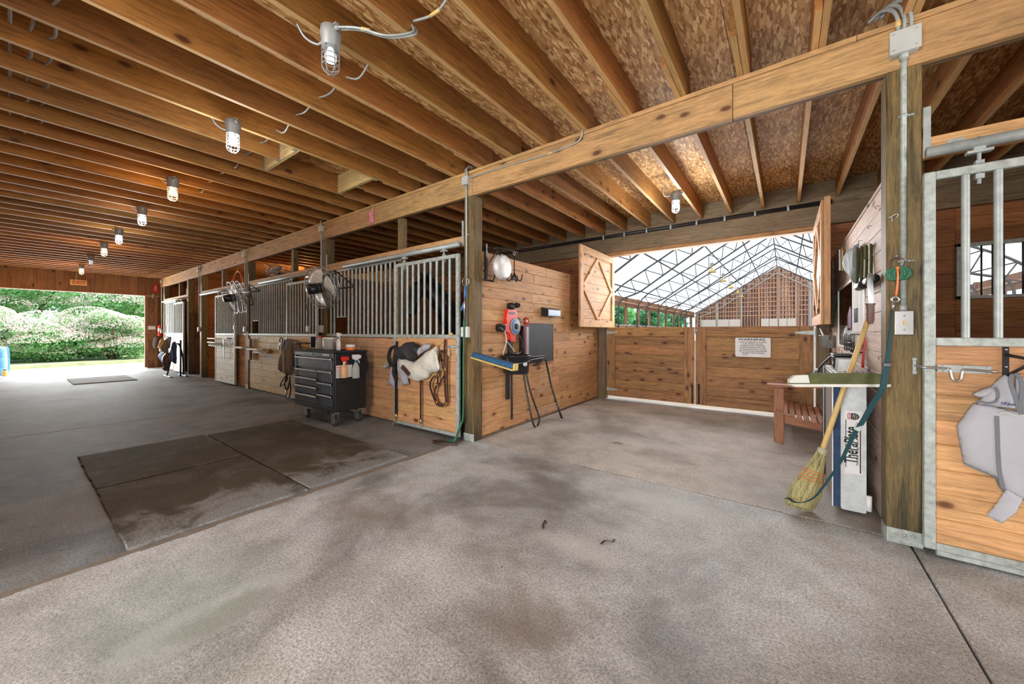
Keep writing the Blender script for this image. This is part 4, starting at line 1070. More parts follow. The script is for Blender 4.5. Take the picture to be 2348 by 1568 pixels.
def spray(loc, rz, label, body, head, liquid=None, s=1.):
    t_ = thing('spray_bottle', label, 'spray bottle', loc, rz)
    S = Matrix.Diagonal((s, s, s, 1))
    MB().lathe([(.035, 0), (.04, .006), (.040, .10), (.03, .14), (.014, .165), (.014, .175)], 18, S @ Matrix.Diagonal((1.0, .7, 1, 1))).build('bottle', body, t_, world=False)
    h = MB().prism([(-.03, .200), (.045, .205), (.058, .235), (.03, .248), (-.035, .25), (-.042, .225)], .024, S @ Matrix.Translation((0, -.012, 0)))
    h.prism([(.012, .205), (.022, .205), (.045, .16), (.036, .158)], .012, S @ Matrix.Translation((0, -.006, 0)))
    h.box(-.013, .013, -.012, .012, .185, .205, S).build('trigger_head', head, t_, world=False)
    MB().lathe([(.016, .17), (.017, .19), (.014, .192)], 12, S).build('collar', 'blue' if head != 'red' else 'white', t_, world=False)
    return t_
spray((-4.88, -.40, ZT), R(0), 'white spray bottle with a blue collar standing on the tool chest', 'white', 'white', s=.95)
spray((x1+.042, -.50, .63), R(90), 'amber spray bottle with a red trigger hung on the side of the tool chest', 'amber', 'red', s=1.1)
spray((x1+.042, -.34, .61), R(90), 'clear spray bottle with a white trigger hung on the side of the tool chest', 'clear', 'white', s=1.25)
sg = thing('safety_label', 'white safety notice with a red heading stuck on the tool chest side', 'label', (x1+.003, -.46, .72))
bx('notice', 'paper', sg, x1+.001, x1+.003, -.585, -.37, .63, .79, 0)
bx('heading', 'redink', sg, x1+.003, x1+.004, -.58, -.45, .762, .772, 0)
for k in range(8): bx('text_line', 'redink' if k < 2 else 'piping', sg, x1+.003, x1+.004, -.575, -.575+.09+.03*rnd.random(), .744-.014*k, .749-.014*k, 0)
# brown canvas blanket over a bar on the second door
Y2 = -.095
t_ = thing('blanket_bar', 'black blanket bar on the second stall door', 'bar', (-6.7, Y2, 1.03))
MB().tube([(-7.2, Y2-.06, 1.035), (-6.2, Y2-.06, 1.035)], .008, 8).tube([(-7.2, Y2-.06, 1.035), (-7.2, Y2+.02, 1.035)], .008, 8).build('bar', 'black', t_)
MB().box(-6.21, -6.19, Y2-.06, Y2+.015, .97, 1.14).build('bar_bracket', 'black', t_)
bl = thing('canvas_blanket', 'taupe canvas blanket draped over the second stall door bar', 'blanket', (-7.0, Y2, .8))
sheet('drape', 'taupe', bl, [(-7.20, 1.06), (-7.08, 1.10), (-6.92, 1.10), (-6.86, 1.0), (-6.86, .7), (-6.92, .47), (-7.1, .46), (-7.43, .53), (-7.34, .74)], plane_Y(Y2-.02), 26, .05, .012, 24, (1, .15), bow=lambda x, y: .02)
sheet('drape', 'taupe', bl, [(-6.95, 1.09), (-6.75, 1.08), (-6.66, .95), (-6.70, .82), (-6.80, .75), (-6.90, .9)], plane_Y(Y2-.015), 18, .04, .012, 40)
sheet('dark_lining', 'blackm', bl, [(-7.12, 1.08), (-6.98, 1.09), (-6.95, .97), (-6.96, .85), (-7.06, .93), (-7.14, 1.0)], plane_Y(Y2-.075), 14, .02, .006, 30)
sheet('drape', 'navy', bl, [(-6.9, .86), (-6.72, .82), (-6.70, .70), (-6.88, .62)], plane_Y(Y2-.012), 12, .03, .01, 40)
hp = thing('hanging_pouch', 'small green and white pouch hanging left of the taupe blanket', 'pouch', (-7.34, Y2, 1.0))
sheet('pouch', 'white', hp, [(-7.44, 1.04), (-7.30, 1.06), (-7.28, .92), (-7.33, .86), (-7.43, .90)], plane_Y(Y2-.01), 12, .04, .003)
MB().box(-7.42, -7.37, Y2-.065, Y2-.05, .90, .98, bev=.005).tube(smooth([(-7.4, Y2-.04, 1.03), (-7.37, Y2-.05, 1.11), (-7.30, Y2-.04, 1.10), (-7.30, Y2-.04, 1.04)]), .01, 6).build('strap', 'black', hp)
hl = thing('black_halter', 'black halter hanging below the taupe canvas blanket', 'halter', (-7.1, Y2, .3))
MB().strap(smooth([(-7.08, Y2-.03, .50), (-7.22, Y2-.05, .38), (-7.34, Y2-.05, .27), (-7.30, Y2-.05, .24), (-7.14, Y2-.05, .33), (-7.05, Y2-.05, .42)]), .022, .006, (0, 1, .3)).strap(smooth([(-7.10, Y2-.04, .46), (-7.17, Y2-.05, .30), (-7.10, Y2-.05, .20), (-7.03, Y2-.05, .24), (-6.98, Y2-.04, .44)]), .022, .006, (0, 1, .3)).strap(smooth([(-7.0, Y2-.04, .42), (-6.94, Y2-.05, .2), (-7.0, Y2-.05, .07), (-7.12, Y2-.05, .03)]), .02, .006, (0, 1, .3)).build('strap', 'black', hl)
MB().tube([(-7.12, Y2-.05, .20), (-7.12, Y2-.05, .05)], .008, 6).build('snap', 'chrome', hl)
# tack on the nearest left door
Y1 = -.095
bg_ = thing('tack_bag', 'soiled white canvas tack bag with a black pad inside, hung on the nearest left door', 'bag', (-3.55, Y1, .85))
sheet('bag_body', 'canvas', bg_, [(-3.93, .88), (-3.88, .93), (-3.62, .87), (-3.42, .99), (-3.25, 1.06), (-3.20, .88), (-3.165, .80), (-3.22, .755), (-3.36, .73), (-3.42, .665), (-3.60, .61), (-3.74, .64), (-3.84, .72), (-3.91, .76)], plane_Y(Y1-.0), 34, .11, .008, 18, (.5, 1))
sheet('bag_fold', 'canvas', bg_, [(-3.24, 1.055), (-3.20, .98), (-3.155, .82), (-3.18, .77), (-3.22, .84)], plane_Y(Y1-.06), 12, .03, .003)
MB().box(-.085, .085, 0, .006, -.026, .026, Matrix.Translation((-3.69, Y1-.125, .755)) @ Matrix.Rotation(R(33), 4, 'Y'), bev=.002).build('maker_patch', 'leather', bg_)
sp = thing('saddle_pad', 'black padded saddle pad folded on top of the white tack bag', 'saddle pad', (-3.65, Y1, 1.0))
sheet('pad', 'blackm', sp, [(-3.99, .955), (-3.88, 1.02), (-3.74, 1.09), (-3.60, 1.10), (-3.48, 1.06), (-3.42, 1.02), (-3.52, .92), (-3.60, .86), (-3.72, .885), (-3.83, .88), (-3.93, .93)], plane_Y(Y1-.075), 28, .07, .016, 26, (1, .8))
sheet('fleece_edge', 'grey_cloth', sp, [(-3.50, .93), (-3.46, 1.04), (-3.34, 1.09), (-3.27, 1.07), (-3.30, 1.03), (-3.42, .98)], plane_Y(Y1-.085), 18, .05, .014, 60)
gc = thing('grey_jacket', 'grey cloth with black trim hanging left of the white tack bag', 'cloth', (-4.05, -.06, .7))
Yg = -.055
sheet('cloth_panel', 'grey_cloth', gc, [(-4.09, 1.0), (-4.0, .99), (-3.98, .80), (-4.02, .58), (-4.08, .49), (-4.26, .53), (-4.20, .66), (-4.13, .82)], plane_Y(Yg), 22, .05, .012, 30)
sheet('cloth_panel', 'grey_cloth', gc, [(-3.96, .90), (-3.90, .84), (-3.80, .72), (-3.76, .57), (-3.86, .55), (-3.97, .74)], plane_Y(Yg-.05), 16, .035, .008, 30)
sheet('cloth_panel', 'grey_cloth', gc, [(-4.15, .88), (-4.36, .76), (-4.30, .73), (-4.16, .79)], plane_Y(Yg-.02), 14, .03, .008, 30)
sheet('cloth_panel', 'grey_cloth', gc, [(-4.20, .55), (-4.0, .66), (-3.94, .58), (-3.98, .50), (-4.08, .43)], plane_Y(Yg), 14, .03, .01, 30)
MB().strap(smooth([(-4.02, Yg-.06, 1.04), (-4.09, Yg-.08, 1.0), (-4.12, Yg-.09, .88), (-4.05, Yg-.09, .78), (-3.99, Yg-.09, .9), (-4.0, Yg-.07, 1.03)]), .045, .012, (.4, 1, 0)).strap(smooth([(-4.03, Yg-.06, .80), (-4.06, Yg-.06, .70), (-4.02, Yg-.05, .60)]), .06, .01, (1, 0, 0)).build('collar_strap', 'blackm', gc)
ls = thing('lead_strap', 'black lead strap with a brass snap reaching the floor by the door edge', 'strap', (-4.03, -.09, .5))
MB().strap([(-4.03, -.09, 1.10), (-4.03, -.10, .8), (-4.03, -.10, .16)], .035, .012, (1, 0, 0)).build('strap', 'black', ls)
MB().tube([(-4.03, -.10, .17), (-4.03, -.10, .11)], .016, 8).tube(smooth([(-4.03, -.10, .11), (-4.05, -.11, .06), (-4.08, -.12, .012)]), .008, 6).build('snap', 'brass', ls)
l2 = thing('lead_rope', 'thin brown leather lead with a snap hanging below the white tack bag', 'strap', (-3.53, Y1-.02, .4))
MB().strap([(-3.53, Y1-.02, .66), (-3.53, Y1-.02, .36), (-3.53, Y1-.02, .17)], .022, .008, (1, 0, 0)).build('strap', 'leather', l2)
MB().tube([(-3.53, Y1-.02, .17), (-3.53, Y1-.02, .12)], .012, 8).tube(arc((-3.53, Y1-.02, .095), .018, 0, 2*PI, 12, (1, 0, 0), (0, 0, 1))[:-1], .004, 5, closed=True).build('snap', 'chrome', l2)
ht = thing('leather_halter', 'dark leather halter with brass buckles at the right of the white tack bag', 'halter', (-3.15, Y1, .7))
Yh = Y1-.02
for pts, w_ in (([(-3.12, Yh+.01, 1.14), (-3.12, Yh, .98), (-3.12, Yh, .80), (-3.11, Yh, .60), (-3.09, Yh, .42)], .026), ([(-3.12, Yh, .97), (-3.15, Yh-.01, 1.0), (-3.19, Yh-.01, .98), (-3.20, Yh-.01, .85), (-3.21, Yh-.01, .74), (-3.23, Yh-.01, .60)], .024),
                ([(-3.22, Yh-.01, .73), (-3.30, Yh-.02, .68), (-3.34, Yh-.02, .60), (-3.30, Yh-.02, .50), (-3.24, Yh-.02, .41)], .024), ([(-3.24, Yh-.02, .405), (-3.16, Yh-.03, .385), (-3.07, Yh-.02, .40)], .036), ([(-3.23, Yh-.01, .60), (-3.17, Yh-.01, .65), (-3.12, Yh-.01, .72)], .02), ([(-3.23, Yh-.02, .6), (-3.27, Yh-.02, .5), (-3.23, Yh-.02, .42)], .024), ([(-3.06, Yh, .96), (-3.07, Yh, .7), (-3.06, Yh, .42)], .018)):
    P_ = smooth(pts, 4)
    MB().strap(P_, w_, .007, (1, .0, .4)).build('strap', 'leather', ht)
MB().tube([(-3.145, Yh-.01, .83), (-3.10, Yh-.01, .83), (-3.10, Yh-.01, .77), (-3.145, Yh-.01, .77)], .005, 6, closed=True).build('buckle', 'brass', ht)
for p in ((-3.235, Yh-.03, .41), (-3.08, Yh-.03, .405), (-3.215, Yh-.02, .73), (-3.24, Yh-.02, .61)): MB().tube(arc(p, .020, 0, 2*PI, 12, (1, 0, 0), (0, 0, 1))[:-1], .004, 5, closed=True).build('ring', 'brass', ht)
tw = thing('baling_twine', 'orange baling twine tied to the door rail above the tack bag', 'twine', (-3.3, Y1, 1.1))
M['twine'] = plain('baling_twine', (.62, .36, .14), .8, 0, .1)
MB().tube(smooth([(-3.02, Y1+.01, 1.18), (-3.12, Y1-.01, 1.13), (-3.25, Y1-.02, 1.06), (-3.28, Y1-.04, 1.03)]), .004, 5).tube(smooth([(-3.86, Y1+.01, 1.18), (-3.80, Y1-.02, 1.11), (-3.78, Y1-.03, 1.05)]), .004, 5).ball((-3.03, Y1, 1.195), .02, 8).build('twine', 'twine', tw, kind='stuff')
# green hose and clip on the tack-bay post
gh = thing('green_hose', 'green cord running down the tack bay post to the floor', 'hose', (-2.885, -.05, .6))
MB().tube(smooth([(-2.86, -.065, 1.36), (-2.862, -.066, 1.15), (-2.875, -.06, .9), (-2.88, -.06, .3), (-2.90, -.07, .20), (-2.92, -.10, .10), (-2.95, -.14, .02), (-3.02, -.20, .014)], 5), .011, 7).tube(smooth([(-2.90, -.07, .22), (-2.91, -.11, .12), (-2.90, -.18, .02), (-2.96, -.24, .014), (-3.02, -.22, .014)], 5), .008, 7).build('hose', 'green', gh)
MB().tube(arc((-2.85, -.05, 1.78), .05, 0, 2*PI, 16, (1, 0, 0), (0, 0, 1))[:-1], .004, 6, closed=True).build('ring', 'chrome', gh)
MB().tube([(-2.855, -.05, 1.73), (-2.855, -.06, 1.60)], .012, 6).tube([(-2.86, -.06, 1.55), (-2.90, -.07, 1.46)], .011, 6).build('clip', 'barrel', gh)
MB().tube([(-2.855, -.055, 1.61), (-2.86, -.06, 1.52), (-2.858, -.064, 1.36)], .012, 6).build('snap', 'chrome', gh)
MB().strap(smooth([(-2.99, -.21, .012), (-3.08, -.23, .02), (-3.14, -.27, .012), (-3.06, -.30, .012), (-2.95, -.27, .014), (-2.82, -.20, .012)]), .03, .008, (0, 0, 1)).build('leather_end', 'leather', gh)
# plank brackets on the third post
pb = thing('plank_bracket', 'pale plank rest with a brown upright block on the third post', 'bracket', (-9.2, -.1, .85))
for a, b, c, e in ((-9.72, -9.22, .865, .905), (-8.98, -8.40, .850, .888), (-8.62, -8.2, .800, .835)): bx('plank', 'sunlit_pale_wood', pb, a, b, -.15, -.062 if a < -8.9 and a > -9.1 else -.005, c, e, .003)
bx('upright_block', 'door_z', pb, -9.20, -9.07, -.06, -.005, .63, 1.08, .004); bx('side_block', 'door_x', pb, -8.38, -8.1, -.06, .0, .80, .88, .003)
# hooks on the third door
hk = thing('bridle_hooks', 'row of pale bridle hooks and a dark bar on the sunlit-white third door', 'hooks', (-10.8, -.1, 1.0))
for z in (1.06, .965): MB().tube([(-11.55, -.13, z), (-10.55, -.13, z)], .016, 6).build('prong', 'white', hk)
for i in range(6):
    x = -11.35+.16*i
    MB().tube(smooth([(x, -.12, .96), (x+.02, -.16, .90), (x+.1, -.16, .88), (x+.13, -.15, .94)]), .010, 6).build('hook', 'chrome', hk)
MB().tube([(-10.5, -.13, 1.07), (-9.9, -.13, 1.075)], .012, 6).build('dark_bar', 'black', hk)
MB().strap(smooth([(-10.42, -.13, 1.06), (-10.36, -.14, .9), (-10.36, -.13, .6)]), .04, .01, (1, 0, 0)).build('strap', 'green', hk)
MB().tube(smooth([(-10.1, -.1, .98), (-9.98, -.1, .92), (-9.92, -.1, .98)]), .006, 5).build('hook', 'green', hk)
# orange hoop high in the third stall
oh = thing('orange_hoop', 'orange hoop hanging high inside the third stall', 'hoop', (-10.5, .17, 2.36))
MB().tube(arc((-10.5, .17, 2.36), .30, 0, 2*PI, 30, (1, 0, 0), (0, 0, 1))[:-1], .012, 6, closed=True).tube([(-10.5, .17, 2.66), (-10.5, .155, 2.735)], .006, 5).build('hoop', 'orange', oh)
cl = cage_lamp(-10.81, 1.9, 'warm caged lamp glowing inside the third stall', 'warm', 60)
# far pile
fp = thing('saddle_stand', 'black tubular saddle stand by the farthest stall door', 'stand', (-13.4, -.3, 0))
for y in (-.50, -.18):
    MB().tube(smooth([(-13.95, y, .012), (-13.5, y, .012), (-13.1, y, .012)], 2), .018, 6).build('foot', 'black', fp)
MB().tube(smooth([(-13.6, -.50, .012), (-13.55, -.42, .5), (-13.5, -.36, .85), (-13.4, -.34, .9), (-13.4, -.28, .85), (-13.45, -.2, .5), (-13.5, -.18, .012)], 3), .018, 6).tube([(-13.2, -.3, .012), (-13.2, -.3, 1.0)], .02, 6).build('frame', 'black', fp)
MB().tube([(-13.9, -.34, .88), (-13.0, -.34, .9)], .02, 6).build('top_rail', 'black', fp)
P2 = plane_Y(-.46)
for nm, mt_, lb, poly, yy in (('striped_blanket', 'galv', 'striped grey blanket piled at the left of the far saddle stand', [(-14.6, .62), (-14.45, .95), (-14.1, 1.10), (-13.7, 1.08), (-13.75, .8), (-14.1, .70), (-14.4, .58)], -.40),
                              ('tan_pad', 'yellow', 'tan felt pad on the far saddle stand', [(-14.05, .82), (-13.85, 1.05), (-13.65, .90), (-13.7, .72), (-14.0, .72)], -.52),
                              ('taupe_pad', 'taupe', 'taupe pad beside the tan felt pad', [(-13.62, .80), (-13.48, 1.02), (-13.30, .80), (-13.34, .66), (-13.6, .66)], -.53),
                              ('blue_blanket', 'barrel', 'blue blanket slung below the striped blanket', [(-14.35, .62), (-13.9, .72), (-13.6, .70), (-13.55, .40), (-13.75, .30), (-14.2, .42)], -.47),
                              ('brown_blanket', 'leather', 'dark brown blanket hanging from the far saddle stand', [(-13.62, .66), (-13.3, .66), (-13.25, .40), (-13.45, .20), (-13.6, .32)], -.50),
                              ('black_coat', 'navy', 'dark coat hanging at the right of the far saddle stand', [(-13.28, .70), (-13.15, .98), (-12.98, .86), (-12.95, .5), (-13.1, .36), (-13.3, .45)], -.42),
                              ('maroon_pad', 'purple', 'maroon pad dangling low from the far pile', [(-13.95, .36), (-13.72, .30), (-13.65, .12), (-13.85, .16)], -.46)):
    o = sheet(nm, mt_, None, poly, plane_Y(yy), 18, .10, .02, 26); tag(o, lb, 'blanket' if 'blanket' in nm else ('coat' if 'coat' in nm else 'pad'))
lp = bx('leaning_plank', 'red_z', None, 0, .05, 0, .02, 0, .45, .002)
lp.location = (-13.878, .42, .62); lp.rotation_euler = (R(-14), 0, 0); tag(lp, 'short reddish plank hung on the post wall beside the saddle pile', 'plank')
bf = thing('feed_scoop', 'black scoop hanging on the boards right of the saddle pile', 'scoop', (-13.80, .9, 1.85))
MB().prism([(.75, 1.72), (1.08, 1.74), (1.05, 1.98), (.95, 1.98)], .1, Matrix(((0, 1, 0, -13.88), (1, 0, 0, 0), (0, 0, 1, 0), (0, 0, 0, 1)))).build('scoop', 'blackm', bf)
# end wall signs
ex = thing('exit_sign', 'EXIT sign with red letters over the far doorway', 'sign', (-17.26, -1.81, 2.71))
bx('sign_face', 'signy', ex, -17.27, -17.245, -1.98, -1.645, 2.635, 2.80, .004)
text('lettering', 'EXIT', .135, 'redink', ex, textM((-17.243, -1.80, 2.717), (0, 1, 0), (0, 0, 1)), 1.0, ext=.002)
MB().tube([(-17.25, -1.86, 2.8), (-17.25, -1.86, 3.02)], .006, 5).build('wire', 'white', ex)
fs2 = thing('fire_sign', 'red fire extinguisher arrow sign at the right of the far header', 'sign', (-17.26, -.10, 2.7))
bx('sign_face', 'redink', fs2, -17.27, -17.25, -.17, -.04, 2.56, 2.85, .002)
bx('sign_panel', 'white', fs2, -17.249, -17.246, -.125, -.085, 2.62, 2.78, 0); bx('arrow', 'redink', fs2, -17.246, -17.243, -.115, -.095, 2.63, 2.76, 0)
fe = thing('fire_extinguisher', 'red fire extinguisher with a white band beside the far sliding door', 'fire extinguisher', (-17.10, -.02, 1.08))
MB().lathe([(.05, .0), (.058, .01), (.058, .32), (.045, .36), (.02, .38), (.02, .40)], 16).build('cylinder', 'red', fe, world=False)
MB().lathe([(.0592, .16), (.0592, .27)], 16).build('band', 'white', fe, world=False)
MB().box(-.02, .07, -.012, .012, .40, .425).box(-.02, .07, -.012, .012, .44, .46).box(-.02, .02, -.015, .015, .38, .45).tube(smooth([(-.02, 0, .42), (-.07, 0, .36), (-.065, 0, .2)]), .008, 6).build('valve', 'black', fe, world=False)
bx('wall_bracket', 'black', fe, -17.22, -17.17, -.04, .0, 1.2, 1.4, 0)
gb = sheet('tag_bag', 'grey_cloth', None, [(-.16, 1.06), (-.05, 1.02), (-.10, .75), (-.14, .60), (-.20, .8)], plane_X(-17.225), 12, .03, .01, 40); tag(gb, 'grey bag hanging below the fire extinguisher', 'bag')
br = thing('blue_barrel', 'blue plastic barrel just outside the far doorway at the left edge', 'barrel', (-18.05, -3.33, -.02))
MB().lathe([(.24, 0), (.27, .03), (.285, .2), (.27, .22), (.285, .24), (.285, .5), (.27, .52), (.285, .54), (.27, .78), (.24, .82), (.235, .80)], 24).build('barrel', 'barrel', br, world=False)
yc = jug('yellow_can', 'yellow can on the ground in front of the blue barrel', 'can', (-17.62, -3.13, -.02), [('can', 'yellow', [(.05, 0), (.055, .01), (.055, .14), (.04, .16)]), ('lid', 'black', [(.03, .16), (.03, .19)])])
# pink cut-out on the beam
pk = thing('pink_cutout', 'small pink animal silhouette nailed to the long beam', 'cut-out', (-4.70, -.01, 2.85))
MB().prism([(-4.78, 2.745), (-4.755, 2.80), (-4.76, 2.86), (-4.775, 2.90), (-4.745, 2.93), (-4.72, 2.915), (-4.705, 2.92), (-4.68, 2.985), (-4.665, 2.975), (-4.675, 2.93), (-4.69, 2.90), (-4.685, 2.86), (-4.665, 2.82), (-4.655, 2.765), (-4.70, 2.775), (-4.715, 2.755), (-4.735, 2.79), (-4.755, 2.75)], .008, Matrix.Translation((0, -.014, 0))).build('silhouette', 'pink', pk)
# floor litter
for x, y, rz, lb in ((-1.48, .90, .3, 'curled twig on the floor before the wooden wall'), (-.83, -1.0, 1.0, 'small dark leaf on the floor in the middle of the tack bay entrance'), (-1.22, -1.05, 2.0, 'brown leaf scrap left of the dark leaf')):
    o = MB().strap(smooth([(-.04, 0, .003), (0, .01, .009), (.04, -.005, .003), (.055, .01, .004)]), .010, .003, (0, 1, 0)).build('floor_twig', 'leather'); o.location = (x, y, 0); o.rotation_euler.z = rz; tag(o, lb, 'twig')

# ================================================================== HORSE
hs = thing('horse', 'dark horse in a grey rug standing behind the bars of the nearest left stall', 'horse', (-4.35, 1.9, 0))
def skin(name, verts, edges, radii, mat, parent, sub=2, root=0):
    me = bpy.data.meshes.new(name); me.from_pydata(verts, edges, []); me.update()
    o = bpy.data.objects.new(name, me); COL.objects.link(o)
    me.materials.append(M[mat])
    sk = o.modifiers.new('skin', 'SKIN'); sl_ = me.skin_vertices[0].data
    for i, r in enumerate(radii):
        sl_[i].radius = r if isinstance(r, tuple) else (r, r); sl_[i].use_root = (i == root)
    s2 = o.modifiers.new('sub', 'SUBSURF'); s2.levels = sub; s2.render_levels = sub
    dg = bpy.context.evaluated_depsgraph_get(); m2 = bpy.data.meshes.new_from_object(o.evaluated_get(dg))
    bpy.data.objects.remove(o); m2.polygons.foreach_set('use_smooth', [True]*len(m2.polygons))
    o = bpy.data.objects.new(name, m2); COL.objects.link(o); o.parent = parent; o.location = -wloc(parent); return o
V = [(-4.30, 2.75, 1.25), (-4.32, 2.30, 1.22), (-4.36, 1.85, 1.22), (-4.40, 1.45, 1.28), (-4.42, 1.22, 1.48), (-4.45, 1.02, 1.72), (-4.56, .86, 1.96), (-4.60, .76, 1.97), (-4.61, .69, 1.82), (-4.60, .62, 1.62), (-4.59, .57, 1.45)]
E_ = [(i, i+1) for i in range(10)]; Rr = [.26, .28, .27, .24, .19, .145, .12, (.10, .12), (.095, .12), .08, .065]
for sx in (-1, 1):
    b = len(V); V += [(-4.40+sx*.15, 1.42, 1.0), (-4.40+sx*.15, 1.40, .78), (-4.40+sx*.14, 1.38, .47), (-4.40+sx*.14, 1.40, .14), (-4.40+sx*.14, 1.34, .03)]
    E_ += [(3, b)]+[(b+i, b+i+1) for i in range(4)]; Rr += [.12, .075, .055, .04, .055]
    b = len(V); V += [(-4.30+sx*.16, 2.80, .98), (-4.30+sx*.16, 2.68, .78), (-4.30+sx*.15, 2.90, .52), (-4.30+sx*.15, 2.86, .14), (-4.30+sx*.15, 2.80, .03)]
    E_ += [(0, b)]+[(b+i, b+i+1) for i in range(4)]; Rr += [.15, .09, .055, .04, .055]
skin('body', V, E_, Rr, 'hide', hs, 2, 1)
for sx in (-1, 1):
    MB().lathe([(.001, .16), (.018, .12), (.028, .06), (.024, 0)], 8, Matrix.Translation((-4.575+sx*.07, .84, 2.05)) @ Matrix.Rotation(R(18*sx), 4, 'Y')).build('ear', 'hide', hs)
    MB().ball((-4.605+sx*.09, .70, 1.85), .018, 8).build('eye', 'black', hs)
MB().strap(smooth([(-4.58, .80, 2.08), (-4.50, .98, 2.0), (-4.43, 1.18, 1.76), (-4.41, 1.38, 1.56)]), .10, .05, (.3, .6, .8)).build('mane', 'mane', hs)
MB().tube(smooth([(-4.29, 3.0, 1.30), (-4.28, 3.10, 1.1), (-4.28, 3.12, .6), (-4.28, 3.12, .35)]), [.03, .04, .05, .05, .06, .06, .07, .07, .07, .06, .05, .05, .05, .04, .03, .02], 8).build('tail', 'mane', hs)
vs = []; fs = []; nn = 16
for i, (yy, zz, rr_) in enumerate(((1.38, 1.27, .31), (1.6, 1.25, .325), (1.85, 1.22, .335), (2.2, 1.22, .345), (2.6, 1.24, .34), (2.95, 1.22, .30))):
    for k in range(nn+1):
        a = R(-125+250*k/nn); w_ = 1+.04*math.sin(k*2.1+i)
        vs.append((-4.36+.02*i+math.sin(a)*rr_*w_, yy, zz+math.cos(a)*rr_*w_*1.04-(.12 if k in (0, nn) else 0)))
for i in range(5):
    for k in range(nn): fs.append((i*(nn+1)+k, i*(nn+1)+k+1, (i+1)*(nn+1)+k+1, (i+1)*(nn+1)+k))
o = MB().raw(vs, fs, True).build('rug', 'rug', hs); md = o.modifiers.new('t', 'SOLIDIFY'); md.thickness = .012
# ================================================================== TACK BAY, LEFT WALL
XW = -2.797
t_ = thing('folding_rack', 'black folding wall rack with struts at the top of the tack bay wall', 'rack', (-2.76, .25, 2.0))
MB().box(-2.795, -2.77, .20, .235, 1.82, 2.24, bev=.003).box(-2.795, -2.785, .10, .13, 2.1, 2.24).build('upright', 'black', t_)
MB().tube([(-2.76, .22, 2.17), (-2.60, .22, 2.17), (-2.54, .50, 2.16), (-2.70, .66, 2.14)], .008, 6).tube([(-2.60, .26, 2.14), (-2.70, .25, 1.80)], .008, 6).tube([(-2.60, .20, 2.14), (-2.74, .12, 1.90)], .008, 6).tube([(-2.79, .12, 1.82), (-2.70, .25, 1.80), (-2.79, .30, 1.83)], .009, 6).build('strut', 'black', t_)
bw = thing('metal_bowl', 'round tin feed pan hanging face out on the folding rack', 'bowl', (-2.62, .33, 1.97))
mt = Matrix.Rotation(R(2), 4, 'Z') @ Matrix.Rotation(R(90), 4, 'Y')
MB().lathe([(.002, .03), (.12, .032), (.135, .025), (.142, .0), (.150, -.03), (.156, -.032), (.146, -.0), (.125, .018), (.002, .02)], 30, mt).build('pan', 'galv', bw, world=False)
M['pan_face'] = plain('pan_face_steel', (.62, .60, .57), .45, .25, .18, 14)
bw.children[0].data.materials[0] = M['pan_face']
bh = thing('bridle_hook', 'four pronged black bridle hook hanging beside the tin pan', 'hook', (-2.70, .66, 2.0))
MB().tube([(-2.70, .66, 2.16), (-2.70, .66, 1.94)], .007, 6).build('stem', 'blackm', bh)
for k in range(4):
    a = R(20+90*k); dx, dy = math.cos(a), math.sin(a)
    MB().tube(smooth([(-2.70, .66, 1.95), (-2.70+dx*.05, .66+dy*.06, 1.86), (-2.70+dx*.085, .66+dy*.10, 1.865), (-2.70+dx*.10, .66+dy*.12, 1.93)], 4), .008, 6).build('prong', 'blackm', bh)
MB().tube(arc((-2.70, .66, 2.19), .02, 0, 2*PI, 10, (0, 1, 0), (0, 0, 1))[:-1], .004, 5, closed=True).build('ring', 'galv', bh)
# red reel tool
rt = thing('red_reel', 'red plastic reel with a blue and white dial hung on the wooden wall', 'reel', (-2.75, .66, 1.38))
q = MB().prism([(.56, 1.38), (.60, 1.50), (.77, 1.50), (.80, 1.42), (.76, 1.36), (.84, 1.30), (.86, 1.24), (.76, 1.20), (.74, 1.10), (.66, 1.10), (.64, 1.20), (.50, 1.24), (.48, 1.30), (.58, 1.33)], -.05, Matrix(((0, -1, 0, XW), (1, 0, 0, 0), (0, 0, 1, 0), (0, 0, 0, 1)))).build('housing', 'red', rt)
bx('slot', 'black', rt, -2.747, -2.743, .62, .74, 1.44, 1.47, 0)
for r_, m_, h_ in ((.105, 'galv', .010), (.09, 'barrel', .014), (.065, 'galv', .018), (.04, 'blackm', .028)):
    MB().lathe([(r_, 0), (r_, h_), (r_*.9, h_+.003)], 22, Matrix.Translation((-2.747, .74, 1.29)) @ Matrix.Rotation(R(90), 4, 'Y')).build('dial', m_, rt)
for y, z, r_ in ((.68, 1.545, .045), (.46, 1.27, .05), (.78, 1.56, .035)):
    MB().lathe([(r_, 0), (r_, .07), (r_*.8, .085), (r_*.5, .07)], 16, Matrix.Translation((XW, y, z)) @ Matrix.Rotation(R(90), 4, 'Y')).build('grip', 'black', rt)
bx('grip_bar', 'black', rt, -2.79, -2.76, .64, .72, .92, 1.12, .006)
rc = rt
MB().tube(smooth([(-2.73, .50, 1.24), (-2.73, .54, 1.12), (-2.72, .47, .98), (-2.72, .45, .92)]), .005, 6).tube(smooth([(-2.73, .52, 1.12), (-2.73, .62, 1.05), (-2.72, .72, .96), (-2.71, .80, .93)]), .005, 6).build('cord', 'white', rc)
MB().tube(smooth([(-2.74, .80, 1.20), (-2.73, .88, 1.08), (-2.73, .86, .98), (-2.72, .78, .95), (-2.72, .70, .97)]), .008, 6).build('cord', 'black', rc)
bk = thing('black_bucket', 'black feed bucket with two stickers hung on the wooden wall', 'bucket', (-2.62, .58, .72))
o = MB().lathe([(.001, .0), (.145, 0), (.155, .01), (.172, .20), (.182, .205), (.182, .225), (.172, .225), (.165, .20), (.145, .02), (.001, .015)], 28).build('bucket', 'black', bk, world=False)
